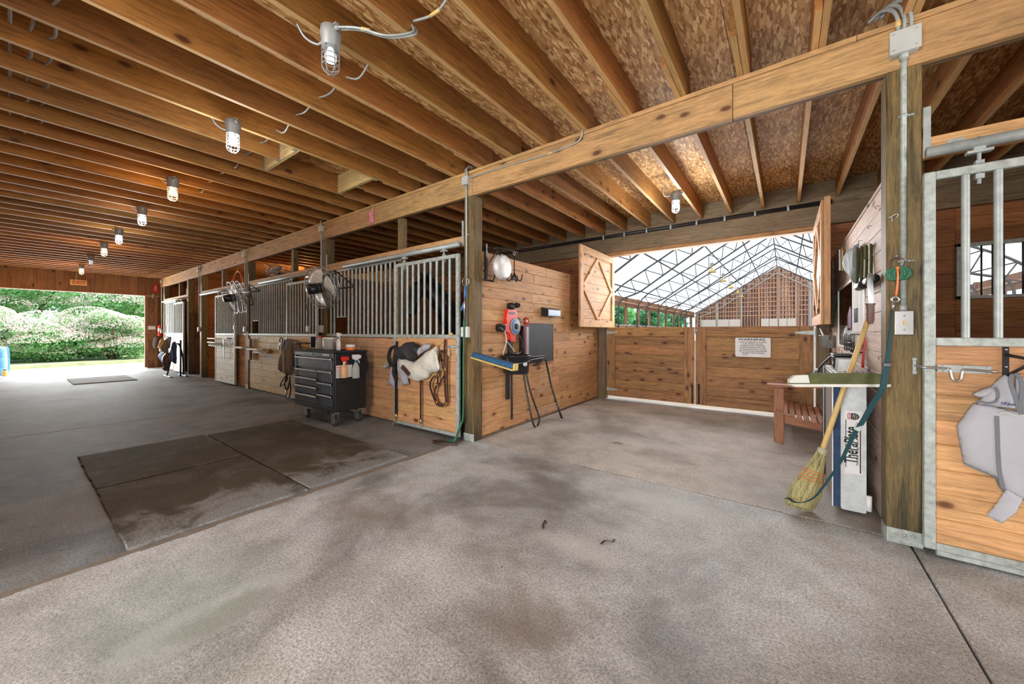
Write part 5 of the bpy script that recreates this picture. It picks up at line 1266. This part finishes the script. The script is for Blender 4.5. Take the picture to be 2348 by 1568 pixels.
for a, z, m_ in ((-12, .12, 'paper'), (-62, .10, 'paper')):
    MB().lathe([(.001, .006), (.032, .005), (.034, 0)], 16, Matrix.Rotation(R(a), 4, 'Z') @ Matrix.Translation((.164, 0, z)) @ Matrix.Rotation(R(87), 4, 'Y') @ Matrix.Diagonal((.7, 1, 1, 1))).build('sticker', m_, bk, world=False)
MB().tube(smooth([(0, -.18, .20), (.06, -.19, .14), (.17, -.10, .14), (.2, 0, .16)], 3), .003, 5).build('bail', 'galv', bk, world=False)
ps = thing('hanging_poles', 'pair of black poles hanging below the feed bucket', 'poles', (-2.78, .6, .5))
bx('pole', 'black', ps, -2.795, -2.765, .60, .66, .38, .73, .008); MB().tube([(-2.77, .70, .74), (-2.77, .705, .12)], .013, 8).build('pole', 'blackm', ps)
bp = thing('padded_bar', 'blue padded bar with a yellow underside jutting from the tack bay post', 'bar', (-2.4, -.12, .9))
A = Vector((-2.745, -.03, .965)); B = Vector((-2.06, -.21, .885)); d_ = (B-A); L = d_.length; ax = d_.normalized(); sd_ = ax.cross(Vector((0, 0, 1))).normalized(); up_ = sd_.cross(ax)
mt = Matrix.Identity(4)
for i in range(3): mt[i][0] = ax[i]; mt[i][1] = sd_[i]; mt[i][2] = up_[i]; mt[i][3] = A[i]
MB().box(0, L, -.036, .036, -.016, .032, mt, bev=.010).build('pad', 'blue', bp); MB().box(-.01, L+.005, -.040, .040, -.034, -.017, mt, bev=.004).build('underside', 'yellow', bp)
MB().box(L+.001, L+.02, -.03, .03, -.03, .038, mt, bev=.01).build('end_label', 'yellow', bp)
mb = thing('metal_mailbox', 'black letter box mounted high on the wooden wall', 'letter box', (-2.74, 1.63, 1.5))
MB().prism([(-2.797, 1.445), (-2.69, 1.445), (-2.685, 1.54), (-2.797, 1.575)], .36, Matrix.Translation((0, 1.45, 0))).build('box_body', 'black', mb)
bx('front_flap', 'drawer', mb, -2.689, -2.683, 1.455, 1.805, 1.452, 1.535, .003)
cb = thing('chalkboard', 'black chalkboard with a thin wood frame on the wooden wall', 'chalkboard', (-2.79, 1.42, 1.06))
bx('slate', 'slate', cb, -2.796, -2.785, 1.09, 1.76, .79, 1.34, 0)
for a, b, c, e in ((1.07, 1.78, 1.34, 1.36), (1.07, 1.78, .77, .79), (1.07, 1.09, .79, 1.34), (1.76, 1.78, .79, 1.34)): bx('frame', 'board_y', cb, -2.797, -2.778, a, b, c, e, .002)
st_ = thing('striped_board', 'narrow black board with coloured stripes and a red rosette, left of the chalkboard', 'board', (-2.77, .96, 1.05))
bx('board_core', 'black', st_, -2.796, -2.725, .90, 1.02, .78, 1.30, .004)
for k, m_ in enumerate(('redink', 'barrel', 'galv', 'yellow', 'barrel')): bx('stripe', m_, st_, -2.724, -2.720, .935+.018*k, .95+.018*k, .79, 1.29, 0)
rs = thing('red_rosette', 'red and white rosette above the striped board', 'rosette', (-2.73, .96, 1.36))
for k in range(10):
    a = 2*PI*k/10; MB().ball((.01*(k % 2), .04*math.cos(a), .045*math.sin(a)), .017, 7).build('petal', 'red' if k % 2 else 'leather', rs, world=False)
MB().ball((.01, 0, 0), .02, 8).build('centre', 'white', rs, world=False)
ss = thing('saddle_rack', 'black folding tube saddle rack leaning on the wooden wall', 'rack', (-2.62, 1.4, 0))
MB().tube(smooth([(-2.55, .90, .012), (-2.57, .86, .12), (-2.68, .88, .5), (-2.735, .90, .78), (-2.74, .96, .87), (-2.74, 1.02, .885), (-2.74, 1.38, .88), (-2.735, 1.46, .84), (-2.72, 1.49, .70), (-2.66, 1.51, .42), (-2.53, 1.55, .012)], 4), .012, 8).build('front_frame', 'black', ss)
MB().tube(smooth([(-2.56, .97, .012), (-2.56, 1.01, .12), (-2.64, .93, .45), (-2.70, .92, .72), (-2.70, .97, .83), (-2.70, 1.06, .85), (-2.70, 1.36, .85), (-2.69, 1.44, .72), (-2.64, 1.48, .42), (-2.50, 1.52, .012)], 4), .012, 8).build('rear_frame', 'black', ss)
w = MB()
for z in (.16, .19, .23): w.tube([(-2.57, .98, z), (-2.55, 1.52, z)], .0035, 5)
for y in (1.12, 1.3): w.tube([(-2.66, y, .40), (-2.63, y+.06, .62)], .0035, 5)
w.tube([(-2.66, 1.12, .42), (-2.66, 1.32, .42)], .0035, 5).tube([(-2.64, 1.18, .62), (-2.64, 1.36, .62)], .0035, 5)
w.build('wire_shelf', 'galv', ss, kind='stuff')
q = MB()
for k in range(3): q.tube(arc((-2.68, 1.12+.05*k, .81), .045, 0, 2*PI, 10, (0, 1, .3), (.4, 0, 1))[:-1], .006, 5, closed=True)
q.build('tied_cord', 'blackm', ss, kind='stuff')
# ================================================================== ARENA DOOR SIGN
ws = thing('warning_sign', 'white WARNING notice on the right half door', 'sign', (-.385, 3.46, .99))
o = MB(); 
def rrect(x0, x1, z0, z1, r, n=4):
    pts = []
    for cx, cz, a0 in ((x1-r, z1-r, 0), (x0+r, z1-r, 90), (x0+r, z0+r, 180), (x1-r, z0+r, 270)):
        for k in range(n+1): a = R(a0+90*k/n); pts.append((cx+r*math.cos(a), cz+r*math.sin(a)))
    return pts
yf = 3.452
MB().prism(rrect(-.605, -.165, .85, 1.135, .02), .004, Matrix.Translation((0, yf, 0))).build('sign_plate', 'paper', ws)
text('heading', 'WARNING', .048, 'ink', ws, textM((-.40, yf-.001, 1.107), (1, 0, 0), (0, 0, 1)), 1.45, ext=.0004)
lines = ['UNDER NEW HAMPSHIRE LAW, AN EQUINE', 'ACTIVITY SPONSOR, AN EQUINE', 'PROFESSIONAL, OR ANY OTHER PERSON', 'ENGAGED IN AN EQUINE ACTIVITY, SHALL', 'NOT BE LIABLE FOR AN INJURY TO OR THE', 'DEATH OF A PARTICIPANT RESULTING FROM', 'THE INHERENT RISKS OF AN EQUINE', 'ACTIVITY.']
for k, s_ in enumerate(lines): text('text_line', s_, .0215, 'ink', ws, textM((-.385 if k < 7 else -.48, yf-.001, 1.068-.0265*k), (1, 0, 0), (0, 0, 1)), .78, ext=.0006)
for x in (-.575, -.195): MB().ball((x, yf-.001, 1.01), .004, 6).build('screw', 'black', ws)
# ================================================================== BENCH
be = thing('slatted_bench', 'weathered reddish slatted bench against the pale partition', 'bench', (.15, 2.5, 0))
for y in (1.98, 2.92):
    bx('front_leg', 'red_z', be, -.10, -.01, y, y+.03, 0, .60, .004)
    bx('rear_leg', 'red_z', be, .37, .44, y, y+.03, 0, .70, .004)
    MB().prism([(-.16, .62), (.46, .64), (.46, .66), (-.16, .642)], .11, Matrix.Translation((0, y-.05, 0))).build('arm_rest', 'red_x', be)
    MB().prism([(-.04, .22), (.43, .16), (.43, .27), (.2, .25), (-.04, .33)], .03, Matrix.Translation((0, y+.033, 0))).build('side_rail', 'red_x', be)
for i in range(8):
    x = -.06+.062*i; z = .352-.085*math.sin(min(1, i/5)*PI/2)+(.02 if i > 6 else 0); tl = R(14-4*i)
    MB().box(-.024, .024, 1.96, 2.98, -.01, .01, Matrix.Translation((x, 0, z)) @ Matrix.Rotation(tl, 4, 'Y'), bev=.004).build('seat_slat', 'red_y', be)
for z in (.42, .52, .62): bx('back_slat', 'red_y', be, .42, .44, 2.02, 2.91, z, z+.07, .004)
jug('purple_jug', 'purple jug standing on the near arm of the slatted bench', 'jug', (.27, 2.0, .655), [('jug', 'purple2' if 'purple2' in M else 'lavender', [(.05, 0), (.055, .01), (.055, .10), (.03, .14), (.02, .16)])]) if False else None
M['lavender'] = plain('lavender_plastic', (.16, .13, .30), .4, 0, .1)
jug('purple_jug', 'purple jug standing on the near arm of the slatted bench', 'jug', (.27, 1.985, .66), [('jug', 'lavender', [(.045, 0), (.05, .01), (.05, .11), (.03, .14), (.018, .16)]), ('cap', 'white', [(.02, .158), (.02, .175)])])
# ================================================================== THERAPY PLATE leaning upright
tp = thing('therapy_plate', 'upright vibration platform with a white end panel and printed label, beside the stout post', 'platform', (.36, .62, 0))
t = NT('tread_plate'); v = t.coords((1, 1, 1), (R(0), 0, 0), rand=False)
mp = t.add('ShaderNodeMapping'); mp.inputs['Rotation'].default_value = (R(45), 0, 0); t.lk(t.base, mp.inputs[0])
ck = t.add('ShaderNodeTexBrick'); ck.inputs['Scale'].default_value = 34; t.lk(mp.outputs[0], ck.inputs[0])
wv = t.add('ShaderNodeTexWave'); wv.inputs['Scale'].default_value = 26; wv.bands_direction = 'Z'; t.lk(mp.outputs[0], wv.inputs[0])
t.col(t.ramp(wv.outputs['Fac'], [(.3, (.28, .26, .25)), (.7, (.50, .48, .46))])); t.setp(.5, .3); t.bump(wv.outputs['Fac'], .6, .004); M['tread'] = t.m
bx('platform_body', 'tread', tp, .272, .43, .315, 1.16, .03, .925, .004)
M['panelw'] = plain('scuffed_white_panel', (.54, .57, .57), .5, .1, .16, 16)
MB().prism(rrect(.305, .432, .02, .92, .012), .014, Matrix.Translation((0, .300, 0))).build('end_panel', 'panelw', tp)
bx('edge_strip', 'navy', tp, .266, .303, .304, .34, .03, .925, .003); bx('edge_trim', 'white', tp, .260, .266, .30, .312, .03, .925, 0)
for a in (1.0, 1.15): bx('edge_strip', 'black', tp, .262, .271, a-.02, a+.012, .03, .93, 0)
bx('edge_trim', 'white', tp, .260, .2705, 1.02, 1.035, .03, .93, 0)
bx('top_cover', 'panelw', tp, .285, .43, .32, 1.15, .926, .935, .002)
for x in (.32, .35, .38): bx('top_rib', 'white', tp, x, x+.008, .33, 1.14, .936, .941, 0)
MB().tube([(.445, .31, .04), (.445, .31, .14)], .016, 8).tube([(.445, .90, .04), (.445, .90, .14)], .016, 8).build('rubber_foot', 'white', tp, kind='stuff')
yy = .2995
bx('decal', 'paper', tp, .325, .410, yy-.0008, yy, .27, .69, 0)
text('lettering', 'TheraPlate', .094, 'ink', tp, textM((.359, yy-.0015, .462), (0, 0, 1), (-1, 0, 0)), .60, ext=.0006)
text('lettering', 'The Official Therapy Plate of The USEF', .016, 'ink', tp, textM((.388, yy-.0015, .45), (0, 0, 1), (-1, 0, 0)), .95, ext=.0004)
bx('print_bar', 'ink', tp, .328, .332, yy-.002, yy-.001, .31, .63, 0); bx('print_bar', 'leather', tp, .399, .406, yy-.002, yy-.001, .28, .60, 0)
MB().prism([(.355, .635), (.378, .633), (.393, .642), (.398, .655), (.393, .668), (.378, .677), (.355, .675)], .001, Matrix.Translation((0, yy-.003, 0))).build('emblem', 'navy', tp)
MB().prism([(.338, .636), (.353, .634), (.353, .676), (.338, .674), (.336, .655)], .001, Matrix.Translation((0, yy-.003, 0))).build('emblem', 'redink', tp)
MB().tube(arc((.375, yy-.004, .655), .012, 0, 2*PI, 12, (1, 0, 0), (0, 0, 1))[:-1], .0022, 5, closed=True).tube([(.366, yy-.004, .648), (.384, yy-.004, .662)], .002, 4).tube([(.366, yy-.004, .662), (.384, yy-.004, .648)], .002, 4).build('emblem', 'brass', tp)
text('lettering', 'USEF', .019, 'paper', tp, textM((.346, yy-.0045, .655), (0, 0, 1), (-1, 0, 0)), .8, ext=.0004)
# on top of it
rb = thing('control_box', 'black control box with a chrome handle on top of the upright platform', 'box', (.35, .84, .942))
bx('case', 'black', rb, .30, .41, .70, .90, .942, 1.035, .006); bx('lid', 'black', rb, .295, .415, .69, .905, 1.036, 1.05, .004); bx('socket', 'white', rb, .296, .30, .74, .76, .97, .995, .002)
MB().tube(smooth([(.33, .91, 1.05), (.29, .96, 1.0), (.24, .99, .93), (.22, 1.0, .86)]), .008, 6).build('cable', 'black', rb)
for k, (y, z0_, m_) in enumerate(((.60, .942, 'galvw'), (.44, .942, 'panelw'))):
    s_ = MB().prism([(.302, z0_), (.40, z0_), (.392, z0_+.085-.0*k), (.308, z0_+.083)], .03, Matrix.Translation((0, y, 0)) @ Matrix.Rotation(R(0), 4, 'X')).build('metal_pan', m_)
    tag(s_, ['grey metal pan leaning on the black control box', 'pale metal pan behind the broom handle on the platform'][k], 'pan')
# ================================================================== RIGHT WALL ITEMS (face X=.50)
XR = .498
mr = thing('wall_mirror', 'white framed mirror on the pale partition', 'mirror', (.49, 1.98, 1.38))
bx('glass', 'mirror', mr, .49, .498, 1.42, 2.54, 1.08, 1.68, 0)
for a, b, c, e in ((1.38, 2.57, 1.68, 1.70), (1.38, 2.57, 1.06, 1.08), (1.38, 1.42, 1.08, 1.68), (2.54, 2.57, 1.08, 1.68)): bx('frame', 'white', mr, .483, .498, a, b, c, e, .002)
ph = thing('purple_shape', 'purple cut-out clipped to the mirror', 'cut-out', (.485, 1.6, 1.36))
MB().prism([(1.50, 1.25), (1.50, 1.42), (1.56, 1.46), (1.72, 1.38), (1.74, 1.24), (1.62, 1.26)], -.006, Matrix(((0, 1, 0, .489), (1, 0, 0, 0), (0, 0, 1, 0), (0, 0, 0, 1)))).build('shape', 'purple', ph)
wbd = thing('whiteboard', 'whiteboard with papers between the mirror and the stout post', 'whiteboard', (.49, 1.1, 1.5))
bx('board_face', 'white', wbd, .488, .498, .86, 1.34, 1.16, 1.78, .002)
for a, b, c, e in ((.90, 1.05, 1.22, 1.55), (1.10, 1.30, 1.40, 1.7), (1.10, 1.28, 1.18, 1.36)): bx('paper_sheet', 'paper', wbd, .485, .4875, a, b, c, e, 0)
for y in (1.12, 1.18, 1.24): bx('hanging_clip', 'black', wbd, .477, .485, y, y+.02, 1.30, 1.42, .002)
ck_ = thing('wire_caddy', 'wire caddy of brushes below the whiteboard', 'caddy', (.45, 1.1, 1.12))
for k in range(6): 
    y = .84+.11*k; MB().tube([(.49, y, 1.20), (.43, y, 1.20), (.43, y, 1.06), (.49, y, 1.06)], .005, 5).build('wire', 'black', ck_)
for z in (1.06, 1.13, 1.20): MB().tube([(.43, .84, z), (.43, 1.39, z)], .005, 5).build('wire', 'black', ck_)
bx('brush', 'canvas', ck_, .44, .485, .9, 1.05, 1.10, 1.22, .01); bx('brush', 'moss', ck_, .44, .485, 1.10, 1.2, 1.09, 1.17, .01)
yc_ = thing('yellow_cutout', 'yellow and white flat cut-out high on the pale partition', 'cut-out', (.48, 2.2, 1.98))
MB().prism([(2.12, 1.86), (2.20, 1.90), (2.16, 1.98), (2.22, 2.04), (2.16, 2.11), (2.10, 2.07), (2.12, 1.98), (2.08, 1.92)], .012, Matrix(((0, 1, 0, .476), (1, 0, 0, 0), (0, 0, 1, 0), (0, 0, 0, 1)))).build('shape', 'yellow', yc_)
MB().prism([(2.24, 1.88), (2.34, 1.92), (2.30, 2.0), (2.34, 2.08), (2.27, 2.11), (2.24, 2.0)], .012, Matrix(((0, 1, 0, .468), (1, 0, 0, 0), (0, 0, 1, 0), (0, 0, 0, 1)))).build('shape', 'white', yc_)
sb = thing('silver_bag', 'silver foil bag with green print hung open on the pale partition', 'bag', (.42, 1.1, 1.85))
sheet('bag', 'silver', sb, [(1.66, 1.86), (1.25, 1.93), (.92, 1.92), (.90, 1.72), (1.02, 1.60), (1.18, 1.70), (1.35, 1.76)], plane_X(.47, -1), 20, .05, .012, 18)
sheet('green_print', 'green', sb, [(1.36, 1.78), (1.22, 1.83), (1.12, 1.79), (1.20, 1.74)], plane_X(.425, -1), 8, .01, .001)
hn = thing('olive_strap_bundle', 'olive strap bundle hanging near the stout post', 'straps', (.47, .5, 1.7))
for k in range(4): MB().strap(smooth([(.49-.02*k, .56+.03*k, 1.84), (.485-.02*k, .52+.03*k, 1.7), (.48-.02*k, .50+.03*k, 1.57)]), .03, .006, (.6, 1, 0)).build('strap', 'moss', hn)
bs = thing('shoe_brush', 'black cylindrical brush on a peg beside the stout post', 'brush', (.45, .3, 1.56))
MB().tube([(.455, .78, 1.565), (.45, .42, 1.560)], .034, 12).tube([(.45, .42, 1.56), (.45, .16, 1.555)], .028, 10).build('brush_roll', 'black', bs)
MB().tube([(.455, .80, 1.565), (.455, .78, 1.565)], .03, 12).build('end_cap', 'white', bs)
sc_ = thing('sweat_scraper', 'curved steel scraper with a brown handle hanging by the stout post', 'scraper', (.42, -.02, 1.42))
MB().strap(smooth([(.415, -.015, 1.565), (.405, -.03, 1.53), (.405, -.04, 1.45), (.41, -.035, 1.385)]), .035, .004, (.8, .55, 0)).build('blade', 'chrome', sc_)
MB().prism([(-.019, 0), (.019, 0), (.016, -.10), (.008, -.118), (-.008, -.118), (-.016, -.10)], .014, Matrix.Translation((.41, -.04, 1.385)) @ Matrix.Rotation(R(35), 4, 'Z')).box(-.022, .022, -.002, .016, -.006, .004, Matrix.Translation((.41, -.04, 1.385)) @ Matrix.Rotation(R(35), 4, 'Z')).build('handle', 'brownh', sc_)
gb = thing('galvanised_bucket', 'small galvanised bucket holding tools, hung left of the mirror', 'bucket', (.43, 3.0, 1.02))
MB().lathe([(.001, 0), (.065, 0), (.085, .15), (.09, .152), (.09, .158), (.08, .155), (.062, .01)], 20).build('bucket', 'galv', gb, world=False)
MB().tube([(.0, 0, .02), (-.06, .22, .25)], .01, 6).build('tool_handle', 'white', gb, world=False); MB().tube([(0, 0, .02), (.02, -.15, .2)], .008, 6).build('tool_handle', 'brownh', gb, world=False)
gr_ = thing('green_rod', 'thin green rod leaning left of the mirror', 'rod', (.48, 2.9, 1.4)); MB().tube([(.485, 2.72, 1.66), (.475, 3.0, 1.28)], .009, 6).build('rod', 'greenrod' if 'greenrod' in M else 'green', gr_)
rs_ = thing('red_shoelaces', 'red laces hanging above the platform near the broom handle', 'laces', (.48, .8, 1.1))
for k in range(3): MB().tube(smooth([(.485, .78, 1.18), (.48, .78+.02*k, 1.05), (.475, .76+.035*k, .95)]), .004, 5).build('cord', 'red', rs_)
for i, (y, z) in enumerate(((.35, 2.05), (.62, 1.98), (1.05, 1.96), (.25, 1.06))):
    o = MB().tube(smooth([(.50, y, z), (.485, y, z+.002), (.48, y, z-.010), (.487, y, z-.015)]), .002, 5).build('wall_hook', 'blackm'); tag(o, 'small black hook on the pale partition, %s' % ['nearest its top corner', 'second from the stout post', 'above the silver bag', 'low beside the red laces'][i], 'hook')
# ================================================================== MOSSY PLANK, BROOM, STRAP
A = Vector((.470, -.035, .0)); B = Vector((.015, -.365, .0)); dv = (B-A).normalized(); nv = Vector((-dv.y, dv.x, 0)); 
if nv.y > 0: nv = -nv
mt = Matrix.Identity(4)
for i in range(3): mt[i][0] = dv[i]; mt[i][1] = nv[i]; mt[i][3] = A[i]
L = (B-A).length
mp_ = thing('mossy_plank', 'mossy green plank jutting from the stout post in front of the broom', 'plank', (.25, -.2, .94))
MB().prism([(0, .922), (L, .922), (L+.0, .945), (L-.03, .968), (L-.10, .972), (L-.12, .985), (L-.22, .982), (.08, .982), (0, .975)], .018, mt).build('plank_face', 'moss', mp_)
MB().prism([(L-.11, .926), (L+.004, .926), (L+.004, .945), (L-.026, .969), (L-.10, .972)], .020, mt @ Matrix.Translation((0, -.001, 0))).build('broken_end', 'sawn', mp_)
MB().prism([(.0, .905), (L-.02, .905), (L-.0, .912), (L+.003, .921), (0, .921)], .030, mt).build('sawn_edge', 'sawn', mp_)
bp_ = Vector((.085, .13, 0)); tpv = Vector((.455, .30, 1.36)); ad = (tpv-bp_).normalized()
bro = thing('corn_broom', 'straw broom leaning bristles down against the pale partition', 'broom', (.085, .13, 0))
c0 = bp_+ad*.46
MB().tube([c0-ad*.04, c0+ad*.4, tpv], [.0165, .0155, .0145], 10).build('handle', 'handle', bro)
wdir = Vector((.82, .57, 0)); wdir = (wdir-ad*wdir.dot(ad)).normalized(); ddir = ad.cross(wdir)
rr = random.Random(3)
def bp2(s_, t_, q_):  # s along from collar down 0..1, t width -1..1, q depth
    w_ = .022+.085*min(1, max(0, (s_-.12))/.55)**.9*(1 if s_ < .75 else 1-.12*(s_-.75)/.25); dd = .022+.018*math.sin(min(1, s_*1.3)*PI)*.6
    sag = Vector((-.02*s_*s_, 0, 0))
    return c0-ad*(.455*s_)+wdir*t_*w_+ddir*q_*dd+sag
b_ = MB()
for k in range(420):
    t0_ = rr.uniform(-1, 1); q0_ = rr.uniform(-1, 1)*math.sqrt(max(0, 1-t0_*t0_)); e_ = rr.uniform(.88, 1.0)
    P_ = [bp2(s_*e_, t0_*(1+.04*rr.uniform(-1, 1)), q0_) for s_ in (0.02, .25, .5, .75, 1.)]
    for p in P_: p.z = max(p.z, .003)
    b_.tube(P_, [.0022, .0022, .0021, .0018, .0011], 3, cap=False)
b_.build('bristles', 'straw', bro, kind='stuff')
core = MB(); rows = []
vs = []; n_ = 14
for s_ in (0.0, .08, .2, .35, .5, .65, .8, .92):
    for k in range(n_): a = 2*PI*k/n_; vs.append(bp2(s_, .93*math.cos(a), .93*math.sin(a)))
core.raw(vs, [(i*n_+k, i*n_+(k+1) % n_, (i+1)*n_+(k+1) % n_, (i+1)*n_+k) for i in range(7) for k in range(n_)], True); core.build('bristle_core', 'straw', bro)
for s_ in (.36, .40, .45, .50):
    MB().tube([bp2(s_, 1.06*math.cos(2*PI*k/18), 1.08*math.sin(2*PI*k/18)) for k in range(18)], .0022, 5, closed=True).build('stitching', 'orange', bro)
for s_ in (.01, .03, .05, .075): MB().tube([bp2(s_, 1.1*math.cos(2*PI*k/14), 1.1*math.sin(2*PI*k/14)) for k in range(14)], .003, 5, closed=True).build('wire_binding', 'sawn', bro)
# ring, coil, cord, snap, lead
rg = thing('steel_ring', 'rusty steel ring hung on the stout post above the green coil', 'ring', (.515, -.04, 1.62))
MB().tube(arc((.515, -.035, 1.615), .032, 0, 2*PI, 22, (1, 0, 0), (0, .1, 1))[:-1], .0035, 6, closed=True).build('ring', 'brownh', rg)
MB().tube([(.515, 0, 1.655), (.515, -.04, 1.655)], .005, 6).tube([(.535, 0, 1.625), (.55, -.03, 1.632)], .006, 6).build('hook', 'galv', rg)
gcx = thing('green_coil', 'green rubber coil hanging from the steel ring', 'coil', (.52, -.05, 1.555))
for k in range(7):
    cx = .500+.0065*k
    MB().tube(arc((cx, -.045-.004*(k % 3), 1.552+.002*(k % 2)), .034, 0, 2*PI, 18, (.92, -.15, .05), (0, .0, 1))[:-1], .0048, 6, closed=True).build('loop', 'green', gcx)
oc = thing('orange_tether', 'orange tether tied through the green coil on the stout post', 'tether', (.515, -.06, 1.5))
MB().tube(smooth([(.512, -.065, 1.585), (.513, -.072, 1.55), (.512, -.07, 1.49), (.508, -.06, 1.425)]), .005, 6).ball((.512, -.068, 1.583), .009, 7).build('cord', 'orange', oc)
tl = thing('teal_lead', 'long teal webbing lead hanging from the stout post to the broom head', 'lead', (.49, -.06, 1.3))
MB().tube(arc((.507, -.05, 1.405), .015, 0, 2*PI, 14, (1, 0, 0), (0, 0, 1))[:-1], .005, 6, closed=True).tube([(.502, -.05, 1.39), (.494, -.05, 1.345)], .006, 7).build('snap', 'chrome', tl)
PT = [(.493, -.055, 1.345), (.485, -.07, 1.25), (.468, -.10, 1.08), (.455, -.125, .99), (.44, -.14, .90), (.40, -.12, .80), (.365, -.10, .70), (.33, -.09, .62), (.27, -.08, .44), (.20, -.06, .28), (.15, -.04, .18), (.10, .0, .12), (.05, .03, .095), (.02, .06, .10), (.005, .09, .085), (.02, .10, .06)]
W_ = [.012, .014, .022, .034, .036, .036, .034, .03, .02, .014, .014, .016, .016, .016, .014, .012]
P_ = smooth(PT, 4); n4 = len(P_); WW = [W_[min(len(W_)-1, int(i/4))] + (W_[min(len(W_)-1, int(i/4)+1)]-W_[min(len(W_)-1, int(i/4))])*(i % 4)/4 for i in range(n4)]
MB().strap(P_, WW, .004, (.81, .59, .1)).build('webbing', 'teal', tl)
MB().box(-.020, .020, -.006, .006, -.012, .012, Matrix.Translation((.462, -.112, 1.035)) @ Matrix.Rotation(R(35), 4, 'Z'), bev=.003).build('buckle', 'black', tl)
MB().box(-.018, .018, -.005, .004, -.022, .022, Matrix.Translation((.345, -.094, .66)) @ Matrix.Rotation(R(30), 4, 'Z') @ Matrix.Rotation(R(25), 4, 'Y'), bev=.003).build('repair_tape', 'galvw', tl)
xs = thing('twine_scrap', 'scrap of pale twine tied to a nail on the stout post', 'twine', (.50, -.01, 1.88))
MB().tube(smooth([(.487, -.01, 1.885), (.50, -.02, 1.89), (.515, -.015, 1.90), (.525, -.012, 1.895), (.52, -.01, 1.88)]), .0028, 5).tube(smooth([(.497, -.012, 1.885), (.50, -.015, 1.87), (.499, -.012, 1.86)]), .0022, 5).build('twine', 'sawn', xs, kind='stuff')
# ================================================================== RIGHT DOOR
b0 = thing('blanket_bracket', 'black folding blanket bar on the right hand stall door', 'bracket', (.90, -.09, 1.07))
MB().box(.882, .903, -.084, -.076, .97, 1.145, bev=.001).build('mount_plate', 'black', b0)
MB().tube([(.892, -.09, 1.105), (.95, -.22, 1.085), (1.25, -.25, 1.08)], .008, 7).tube([(.892, -.09, 1.0), (.93, -.2, 1.07)], .007, 7).build('arm', 'black', b0)
for z in (1.132, 1.045): MB().ball((.892, -.085, z), .006, 6).build('bolt', 'chrome', b0)
fy = thing('fly_sheet', 'pale grey fly sheet with dark grey piping hung on the right hand door', 'blanket', (.95, -.1, .8))
PL0 = plane_Y(-.088)
body = [(.785, .852), (.84, .845), (.90, .83), (1.0, .82), (1.12, .84), (1.18, .72), (1.16, .52), (1.08, .42), (.985, .385), (.93, .395), (.88, .42), (.865, .455), (.855, .485), (.752, .535), (.728, .725)]
sheet('body_panel', 'lav', fy, body, PL0, 40, .022, .003, 14, (1, .3))
sheet('neck_panel', 'lav', fy, [(.795, .85), (.81, .885), (.835, .93), (.862, .98), (.885, 1.008), (.905, .98), (.91, .90), (.918, .84)], plane_Y(-.098), 24, .022, .004, 30)
sheet('neck_panel', 'lav', fy, [(.925, .85), (.915, .92), (.918, 1.0), (.935, 1.0), (.97, .96), (1.02, .93), (1.04, .86)], plane_Y(-.098), 24, .022, .004, 30)
sheet('shoulder_flap', 'lav', fy, [(.778, .90), (.815, .93), (.84, .945), (.845, .915), (.82, .89), (.80, .885), (.785, .893)], plane_Y(-.10), 14, .025, .003, 30)
sheet('surcingle', 'lav', fy, [(.885, .44), (.935, .405), (.915, .335), (.87, .265), (.822, .29), (.86, .37)], plane_Y(-.112), 16, .006, .001)
def pipe2(pts, w_=.014, y=-.14): MB().strap(smooth([(x, yy_, z) for x, yy_, z in [(p[0], (p[2] if len(p) > 2 else y), p[1]) for p in pts]], 4), w_, .005, (.6, 0, .8)).build('piping', 'piping', fy)
MB().strap(smooth([(.918, -.135, .83), (.905, -.138, .90), (.893, -.135, .96), (.893, -.13, .995), (.905, -.125, 1.012), (.922, -.13, .995), (.925, -.138, .95), (.922, -.138, .88), (.924, -.135, .82)], 4), .014, .005, (1, 0, .15)).build('piping', 'piping', fy)
MB().strap(smooth([(.79, -.118, .868), (.82, -.13, .862), (.845, -.135, .875), (.852, -.135, .91), (.845, -.13, .945)], 4), .012, .004, (.3, 0, 1)).build('piping', 'piping', fy)
MB().strap(smooth([(.853, -.118, .80), (.855, -.118, .72), (.857, -.118, .62), (.862, -.118, .52), (.875, -.112, .44)], 4), .015, .004, (1, 0, 0)).build('piping', 'piping', fy)
MB().strap(smooth([(.753, -.093, .535), (.80, -.096, .512), (.855, -.10, .488), (.868, -.10, .45), (.885, -.10, .42)], 4), .010, .012, (.3, 0, 1)).build('piping', 'piping', fy)
text('embroidery', 'Vibrae', .028, 'navy', fy, textM((.897, -.139, .862), (1, 0, -.1), (.1, 0, 1)), .9, ext=.0006) if False else None
text('embroidery', 'UQuin', .019, 'navy', fy, textM((.885, -.137, .866), (1, 0, -.08), (.08, 0, 1)), .9, ext=.0008)
MB().tube(smooth([(.855, -.13, .815), (.88, -.132, .822), (.91, -.133, .81), (.94, -.133, .82)], 4), .004, 5).build('torn_seam', 'sawn', fy)
